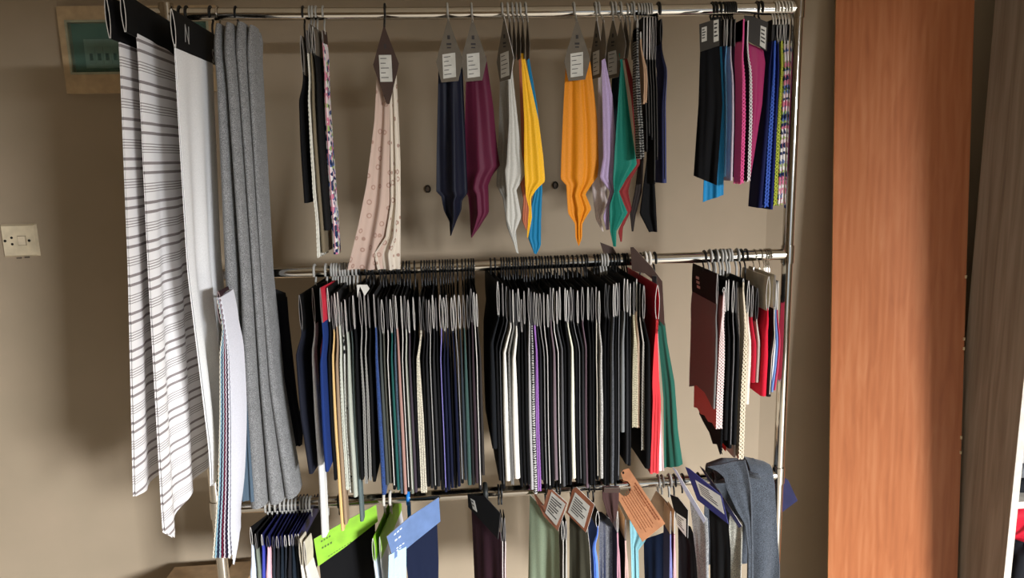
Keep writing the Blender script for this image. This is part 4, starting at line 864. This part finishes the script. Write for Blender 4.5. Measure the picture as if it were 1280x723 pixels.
# kraft paper tag with printed text, its hook notch over the rail
nt_ = [(781+9.5*math.cos(math.radians(a))*.8, 611+10*math.sin(math.radians(a))) for a in range(-62, 190, 28)]
tag_poly = [(776, 592), (779, 588), (786, 586), (831.5, 655), (803, 678), (772, 623)] + [(p, q) for p, q in reversed(nt_) if p > 773] + [(779, 601)]
tp = []
for k, (a, b) in enumerate(((.20, .92), (.24, .86), (.30, .52), (.24, .90), (.22, .95), (.24, .93), (.26, .9), (.28, .95), (.3, .85))):
    # lines run down the slope of the tag
    off = 3.2+k*3.1; h = 1.9 if k in (0, 1) else .8
    x0, y0 = 797-off*.80, 602+off*.55; x1, y1 = 831-off*.86, 653+off*.62
    tp.append((x0+(x1-x0)*(a-.2), y0+(y1-y0)*(a-.2), x0+(x1-x0)*b, y0+(y1-y0)*b, h))
def slbars(rows):
    out = []
    for x0, y0, x1, y1, h in rows:
        d = np.array([x1-x0, y1-y0]); ln = np.linalg.norm(d); d /= ln; nr = np.array([-d[1], d[0]])*h; t = 0
        while t < ln-1:
            s = random.uniform(1.2, 3.6); s = min(s, ln-t); p = np.array([x0, y0])+d*t; q = p+d*s*.86
            out.append([tuple(p), tuple(q), tuple(q+nr), tuple(p+nr)]); t += s+.25
    return out
card_swatch('B', 'kraft paper tag covered in brown print hooked slantwise over the lowest rail', None, (783, 603, YR-.012, 12, 42), tag_poly, plain((178, 122, 84), .8), None, None, KR, prints=((slbars(tp), plain((128, 70, 38))), ([[(777.6, 591), (779.6, 590), (780.6, 592.4), (778.6, 593.4)]], BLACKP)), rimc=plain((226, 170, 120), .8), name='paper_tag', cat='paper tag')
card_swatch('B', 'navy sample under a tan header card beside the kraft tag', GB3, (826, 660, 1.585, 45), [(813, 628), (820.5, 613), (844, 639), (841, 668)], plain((150, 124, 96), .8),
            [(803, 676), (803, 700), (804, 760)], [(838, 664), (838, 700), (838, 760)], (24, 36, 62), hooks=(836,), hookc=GREYP, hr=.003, amp=.004, drop=.04)
for px, c, rm, lb in ((838.5, (70, 72, 110), (130, 130, 180), 'thin violet-blue sample beside the navy one'), (843.5, (150, 60, 80), (220, 170, 176), 'thin crimson pinked sample beside the violet one')):
    bsw(px, 640, [(px, 690), (px+.5, 755)], c, lb, GB3, rim=rm, pink=True, th=.006, hh=.06, hw=.0022, hookpx=px-14, yf=1.55, yn=1.50, hcol=KR)
card_swatch('B', 'charcoal sample under a black card with a white printed strip', GB3, (856, 660, 1.53, 45), [(838, 618), (848, 622), (860.5, 638), (860, 673), (846, 652)], BLACKCARD,
            [(846, 650), (847, 690), (847, 760)], [(862, 660), (873, 690), (875, 760)], (26, 26, 28), hooks=(842,), labels=([(846, 641), (858, 649), (858, 671), (846, 656)],), lines=5, amp=.003, drop=.04)
WO = fab((150, 152, 154), 'wool')
card_swatch('B', 'light grey wool sample with a white-edged card beside the charcoal one', GB3, (876, 670, 1.49, 50), [(841, 584), (845, 587), (862, 615), (883, 650), (880, 654), (858, 618)], plain((190, 196, 220), .6),
            [(860, 628), (864, 670), (867, 700), (871, 760)], [(882, 650), (884, 680), (884, 760)], (158, 160, 162), 'wool', hooks=(852,), amp=.005, nf=.8, drop=.03, rim=(216, 216, 214))
card_swatch('B', 'black sample under a navy header card with a white printed label', GB3, (893, 640, 1.47, 45), [(857, 584), (862, 586), (902, 619), (910.5, 655), (872, 625)], plain((36, 38, 96), .6),
            [(885, 636), (886, 680), (886, 760)], [(909, 652), (912, 690), (912, 760)], (16, 16, 17), hooks=(872,), labels=([(869.5, 600), (901, 620), (906, 643), (876, 619)],), lines=5, amp=.003, drop=.03, rimc=plain((70, 72, 130)))
card_swatch('B', 'pale grey tweed sample with a white edge beside the charcoal blanket', GB3, (918, 680, 1.48, 48), [(875, 583), (880, 587), (902, 618), (928, 658), (924, 660), (898, 620)], plain((60, 60, 96), .6),
            [(910, 640), (909, 670), (905, 700), (902, 760)], [(926, 656), (926, 670), (925, 760)], (196, 194, 182), 'wool', hooks=(888,), amp=.006, nf=.9, drop=.03, rim=(226, 224, 214))
# charcoal blanket folded over the rail end
bk = thing('wool_blanket', 'charcoal wool blanket draped over the end of the lowest rail by the upright', 'blanket', at(945, 723, 1.5))
def over_rail(cols_px, ytop, front_bot, Y0, name, tilt=0.0, seed=0):
    cs = np.linspace(0, 1, 18); G = []
    for i in range(40):
        v = i/39; row = []
        for u in cs:
            xt = cols_px[0][0]+(cols_px[1][0]-cols_px[0][0])*u; xb = cols_px[2][0]+(cols_px[3][0]-cols_px[2][0])*u
            zt = at(xt, np.interp(u, *ytop), YR)[2]; x_t = at(xt, 590, YR)[0]; x_b = at(xb, 700, Y0)[0]
            zb = at(xb, np.interp(u, *front_bot), Y0)[2]
            if v < .3:      # behind and over the rail
                a = v/.3; ang = math.pi*(1-a); rr = .03+.01*math.sin(3*u+seed)
                y = YR-rr*math.cos(math.pi-ang) if False else YR+rr*math.cos(math.pi*a); z = zt-.03+.03*math.sin(math.pi*a)
                if a < .001: z -= .25
                x = x_t
            else:
                a = (v-.3)/.7; y = YR-.03+(Y0-(YR-.03))*min(1, a*1.6)+.012*math.sin(7*u+seed+2*a)*a; z = zt-.03+(zb-zt+.03)*a; x = x_t+(x_b-x_t)*a**.8
            row.append((x, y, z))
        G.append(row)
    return np.array(G)
WB = fab((70, 75, 82), 'wool')
G = over_rail([(930, 0), (961, 0), (938, 0), (975, 0)], ([0, .5, .8, 1], [574, 577, 579, 582]), ([0, 1], [760, 760]), 1.52, 'f', 0, 1)
part('blanket_fold', MB().sheet(G, .006), WB, bk)
lap = Plane(925, 640, 1.475, 22); mb = MB()
drape_mesh(mb, lap, [(884, 583), (896, 588), (905, 596), (909, 612), (920, 636), (931, 655), (935, 690), (934, 760)], [(931, 575), (935, 590), (938.5, 612), (940, 640), (940, 655), (941, 690), (941, 720), (940, 760)], .006, .8, 1.0, th=.005, grow=.4)
part('blanket_fold', mb, WB, bk)
G = over_rail([(888, 0), (942, 0), (912, 0), (941, 0)], ([0, .3, 1], [582, 575, 575]), ([0, 1], [592, 590]), 1.52, 'f', 0, 2.5)
part('blanket_fold', MB().sheet(G, .006), WB, bk)
card_swatch('B', 'navy blue card sticking out behind the chrome upright', None, (985, 620, 1.66, 25), [(968, 590), (985, 600), (997, 626), (977, 641), (968, 640)], plain((44, 46, 84), .6), None, None, KR, rimc=plain((44, 46, 84), .6), name='fabric_card', cat='fabric card', hooks=(960,), drop=.03)
esw('M', 923, 352, [(924, 420), (924, 500), (922, 550), (918, 572)], (222, 214, 208), 'white and red sample tip hanging just above the charcoal blanket', GM3, fold=.0008, th=.004, hh=.02, hookc=GREYP, hr=.0024, yn=1.535, yf=1.625, flap=(200, 40, 40))

for r_ in ('T', 'M', 'B'): hang_all(r_)

# ------------------------------------------------------------------ things on the walls
def wpt(px, py): p = at(px, py, YW); return p
TAN = plain((178, 154, 120), .55)
a = wpt(75.5, 10); b = wpt(88, 118); xr = float(wpt(276, 60)[0]); x0 = float(a[0]); z1 = float(a[2]); z0 = float(b[2])
db = thing('distribution_box', 'beige electrical distribution box with a green tinted window on the wall', 'fuse box', (x0, YW, z0))
wx0 = float(wpt(88, 30)[0])+.002; wx1 = float(wpt(262, 40)[0]); wz1 = float(wpt(90, 30)[2]); wz0 = float(wpt(95, 92)[2]); D = .022
fr = MB()
for q in (((x0, YW-D, z0), (wx0, YW, z1)), ((wx1, YW-D, z0), (xr, YW, z1)), ((wx0, YW-D, z0), (wx1, YW, wz0)), ((wx0, YW-D, wz1), (wx1, YW, z1))): fr.box(*q)
part('frame', fr, TAN, db)
fr = MB(); e = .005
for q in (((wx0-e, YW-D-.003, wz0-e), (wx0, YW-D, wz1+e)), ((wx1, YW-D-.003, wz0-e), (wx1+e, YW-D, wz1+e)), ((wx0, YW-D-.003, wz0-e), (wx1, YW-D, wz0)), ((wx0, YW-D-.003, wz1), (wx1, YW-D, wz1+e))): fr.box(*q)
part('window_rim', fr, plain((150, 150, 128), .5), db)
part('window', MB().box((wx0, YW-D+.002, wz0), (wx1, YW-D+.004, wz1)), glassy((86, 120, 108), .32), db)
part('back_panel', MB().box((wx0, YW-.004, wz0), (wx1, YW-.001, wz1)), plain((104, 138, 126), .6), db)
bx0 = float(wpt(108, 60)[0]); bz1 = float(wpt(110, 50)[2]); bz0 = float(wpt(113, 86)[2])
br = part('breaker_tray', MB().box((bx0, YW-.012, bz0), (wx1-.02, YW-.004, bz1)), plain((176, 200, 190), .6), db)
for k in range(12):
    xa = bx0+.008+k*.019
    if xa+.02 > wx1-.02: break
    part('breaker', MB().box((xa, YW-.0145, bz0+.010), (xa+.017, YW-.0115, bz1-.018)), plain((170, 190, 180), .5), db)
    part('toggle', MB().box((xa+.005, YW-.0175, bz0+.018), (xa+.012, YW-.0140, bz0+.034)), plain((30, 44, 42), .4), db)
# wall socket
s0 = wpt(1, 281); s1 = wpt(45, 280); s2 = wpt(5, 321.5)
so = thing('wall_socket', 'cream wall socket with a rocker switch on the wall', 'socket', (float((s0[0]+s1[0])/2), YW, float(s2[2])))
sx0, sx1, sz0, sz1 = float(s0[0]), float(s1[0])+.001, float(s2[2]), float(s0[2])
IV = plain((214, 200, 172), .45)
mb = MB(); i_ = .004
mb.add([(sx0, YW, sz0), (sx1, YW, sz0), (sx1, YW, sz1), (sx0, YW, sz1), (sx0+i_, YW-.009, sz0+i_), (sx1-i_, YW-.009, sz0+i_), (sx1-i_, YW-.009, sz1-i_), (sx0+i_, YW-.009, sz1-i_)],
       [(4, 5, 6, 7), (0, 1, 5, 4), (1, 2, 6, 5), (2, 3, 7, 6), (3, 0, 4, 7)], 0, False)
part('plate', mb, IV, so)
def dot(px, py, r, name, mat, dep=.003):
    p = wpt(px, py); part(name, MB().tube([(p[0], YW-.009-dep, p[2]), (p[0], YW-.008, p[2])], r, 12), mat, so)
for q in ((9, 301), (39, 300.5)): dot(*q, .0035, 'screw', BLACKP, .001)
for q in ((17, 297), (18, 305)): dot(*q, .0032, 'socket_hole', BLACKP, .0008)
p = wpt(30, 300.5); part('rocker', MB().box((p[0]-.009, YW-.0115, p[2]-.011), (p[0]+.009, YW-.008, p[2]+.011)), plain((222, 208, 182), .4), so)
part('rocker_frame', MB().box((p[0]-.0105, YW-.0098, p[2]-.0125), (p[0]+.0105, YW-.008, p[2]+.0125)), plain((150, 136, 112), .5), so)
for q in ((25, 322.5), (35, 321.5)):
    p = wpt(*q); part('broken_edge', MB().box((p[0]-.006, YW-.005, p[2]-.0015), (p[0]+.005, YW-.001, p[2]+.001)), plain((70, 60, 50)), so)
# two old hooks screwed into the back wall
for q, lb in (((535, 236), 'small dark screw ring in the wall beside the navy scarf sample'), ((694, 231.5), 'small dark screw ring in the wall between yellow and amber samples')):
    p = wpt(*q); hk = thing('screw_ring', lb, 'wall hook', (p[0], YW, p[2]), 'screw rings in the back wall')
    part('plug', MB().tube([(p[0], YW-.003, p[2]), (p[0], YW, p[2])], .008, 14), plain((84, 68, 52)), hk)
    part('ring', MB().tube([(p[0]+.0065*math.cos(t), YW-.006, p[2]+.0085*math.sin(t)) for t in np.linspace(0, 6.28, 16)], .0018, 6), plain((40, 34, 28), .4, .6), hk)

# ------------------------------------------------------------------ plywood board, cabinet
BOARD = wood('plywood_veneer', [(.2, (158, 92, 56)), (.55, (177, 107, 66)), (.9, (190, 124, 82))], (16, 16, 1.1), .8, .42, .35, 1.2)
KB = 1.145
tl, tr_, br_, bl_ = at(1045.5, -40, 1.678*KB), at(1219.2, -40, 1.582*KB), at(1196.5, 723, 1.48*KB), at(1035, 723, 1.577*KB)
def ext(t, b, z): k = (z-t[2])/(b[2]-t[2]); return t+(b-t)*k
Q = [ext(tl, bl_, 2.02), ext(tr_, br_, 2.02), ext(tr_, br_, .02), ext(tl, bl_, .02)]
nb = np.cross(Q[1]-Q[0], Q[3]-Q[0]); nb /= np.linalg.norm(nb); nb = nb if nb[1] < 0 else -nb
root = thing('plywood_board', 'orange-brown plywood board leaning upright beside the rack', 'board', Q[3])
part('veneer', MB().prism([q for q in Q], nb, .001), BOARD, root)
part('core', MB().prism([q-nb*.012 for q in Q], nb, .0118), plain((196, 150, 96), .7), root)
for zz in (1.22, 1.06, 1.035, .80, .76):
    p = ext(Q[1], Q[2], zz); part('chipped_spot', MB().box((p[0]-.0035, p[1]-.0035, zz-.004), (p[0]-.0002, p[1]+.001, zz+.004)), plain((226, 206, 170), .8), root)
CX = float(at(1207, 400, 1.527*KB)[0])+.006; CY0, CY1 = 1.352*KB, 1.527*KB
GW = wood('grey_oak_laminate', [(.3, (116, 107, 97)), (.55, (140, 130, 118)), (.8, (160, 150, 138))], (14, 14, .8), 1.2, .5, .3, 1.6)
LAM = plain((206, 200, 190), .5)
cab = thing('shelf_cabinet', 'tall grey oak shelf cabinet with white front edges beside the plywood', 'cabinet', (CX+.3, CY1, 0))
part('side_panel', MB().box((CX, CY0+.001, 0), (CX+.018, CY1, 2.3)), GW, cab)
part('edge_strip', MB().box((CX, CY0-.0006, 0), (CX+.018, CY0+.001, 2.3)), LAM, cab)
part('side_panel', MB().box((CX+.9, CY0, 0), (CX+.918, CY1, 2.3)), GW, cab)
part('back_panel', MB().box((CX+.018, CY1-.006, 0), (CX+.9, CY1, 2.3)), LAM, cab)
zs = float(at(1276, 632, CY0)[2])
for z in (.06, zs-.32, zs, zs+.34, zs+.70, zs+1.06, 2.28): part('shelf', MB().box((CX+.018, CY0, z-.009), (CX+.9, CY1-.006, z+.009)), LAM, cab)
# red cloth bag and dark pile seen in the cabinet
def lump(name, c, s, mat, label, cat, n=14, seed=0, sq=.6):
    G = []; r_ = np.random.default_rng(seed); ph = r_.uniform(0, 6, 6)
    for i in range(n+1):
        t = math.pi*i/n; row = []
        for j in range(2*n+1):
            q = 2*math.pi*j/(2*n)
            f = lambda v: math.copysign(abs(v)**sq, v)
            d = 1+.06*math.sin(3*q+ph[0]+2*t)+.05*math.sin(7*q+ph[1])*math.sin(t)+.04*math.sin(9*t+ph[2]+q)
            row.append((c[0]+s[0]*f(math.sin(t))*f(math.cos(q))*d, c[1]+s[1]*f(math.sin(t))*f(math.sin(q))*d, c[2]+s[2]*f(math.cos(t))*(1+.04*math.sin(4*q+ph[3]))))
        G.append(row)
    G = np.array(G); mb = MB(); K = 2*n+1
    mb.add(G.reshape(-1, 3), [(r*K+k, r*K+k+1, (r+1)*K+k+1, (r+1)*K+k) for r in range(n) for k in range(K-1)])
    root = thing(name, label, cat, (c[0], c[1], c[2]-s[2])); part('body', mb, mat, root); return root
zl = zs-.009
rb = lump('cloth_bag', (CX+.115, CY0+.086, zl-.066), (.078, .062, .054), fab((206, 24, 52), 'satin'), 'red cloth bag stuffed on the cabinet shelf', 'bag', 16, 3)
part('tie', MB().tube([(CX+.045+.03*t, CY0+.004-.004*math.sin(3*t), zl-.05-.03*math.sin(2.2*t)) for t in np.linspace(0, 2, 14)], .0035, 6), fab((226, 40, 66)), rb)
lump('folded_cloth', (CX+.13, CY0+.086, zl-.128-.085), (.085, .062, .080), fab((30, 30, 34)), 'black folded cloth under the red bag in the cabinet', 'cloth', 14, 5, .5)
for k, (c, lb) in enumerate((((40, 42, 46), 'dark folded garment at the bottom of the shelf pile'), ((120, 122, 126), 'grey folded garment in the shelf pile'), ((220, 220, 220), 'white folded garment on top of the shelf pile'))):
    lump('folded_garment', (CX+.13, CY0+.086, zs+.009+.0187+k*.0368), (.09, .062, .0175), fab(c), lb, 'garment', 12, 9+k, .45)
# cardboard boxes below the long lengths
CB = plain((176, 146, 110), .85); CB2 = plain((150, 120, 88), .85)
def carton(x0, x1, y0, y1, z1, label):
    root = thing('cardboard_box', label, 'cardboard box', ((x0+x1)/2, (y0+y1)/2, 0), 'cardboard boxes by the wall')
    t = .005
    for q in (((x0, y0, 0), (x1, y0+t, z1)), ((x0, y1-t, 0), (x1, y1, z1)), ((x0, y0, 0), (x0+t, y1, z1)), ((x1-t, y0, 0), (x1, y1, z1))): part('wall_panel', MB().box(*q), CB, root)
    part('bottom_panel', MB().box((x0, y0, .002), (x1, y1, .007)), CB2, root)
    m_ = (y0+y1)/2
    part('flap', MB().add([(x0, y0, z1), (x1, y0, z1), (x1, m_-.004, z1+.006), (x0, m_-.004, z1+.006), (x0, y0, z1-.004), (x1, y0, z1-.004), (x1, m_-.004, z1+.002), (x0, m_-.004, z1+.002)], [(0, 1, 2, 3), (7, 6, 5, 4), (0, 4, 5, 1), (1, 5, 6, 2), (2, 6, 7, 3), (3, 7, 4, 0)], 0, False), CB, root)
    part('flap', MB().add([(x0, m_, z1+.006), (x1, m_, z1+.006), (x1, y1, z1), (x0, y1, z1), (x0, m_, z1+.002), (x1, m_, z1+.002), (x1, y1, z1-.004), (x0, y1, z1-.004)], [(0, 1, 2, 3), (7, 6, 5, 4), (0, 4, 5, 1), (1, 5, 6, 2), (2, 6, 7, 3), (3, 7, 4, 0)], 0, False), CB, root)
    return root
zb1 = float(at(250, 712, 1.93)[2])
carton(float(at(215, 716, 1.93)[0]), float(at(283, 712, 1.93)[0]), 1.70, 1.95, zb1, 'larger cardboard box standing against the wall left of the rack upright')
carton(float(at(287, 705, 1.93)[0]), float(at(318, 703, 1.93)[0]), 1.74, 1.96, float(at(300, 705, 1.95)[2]), 'narrow cardboard box behind the white bundle beside the rack upright')
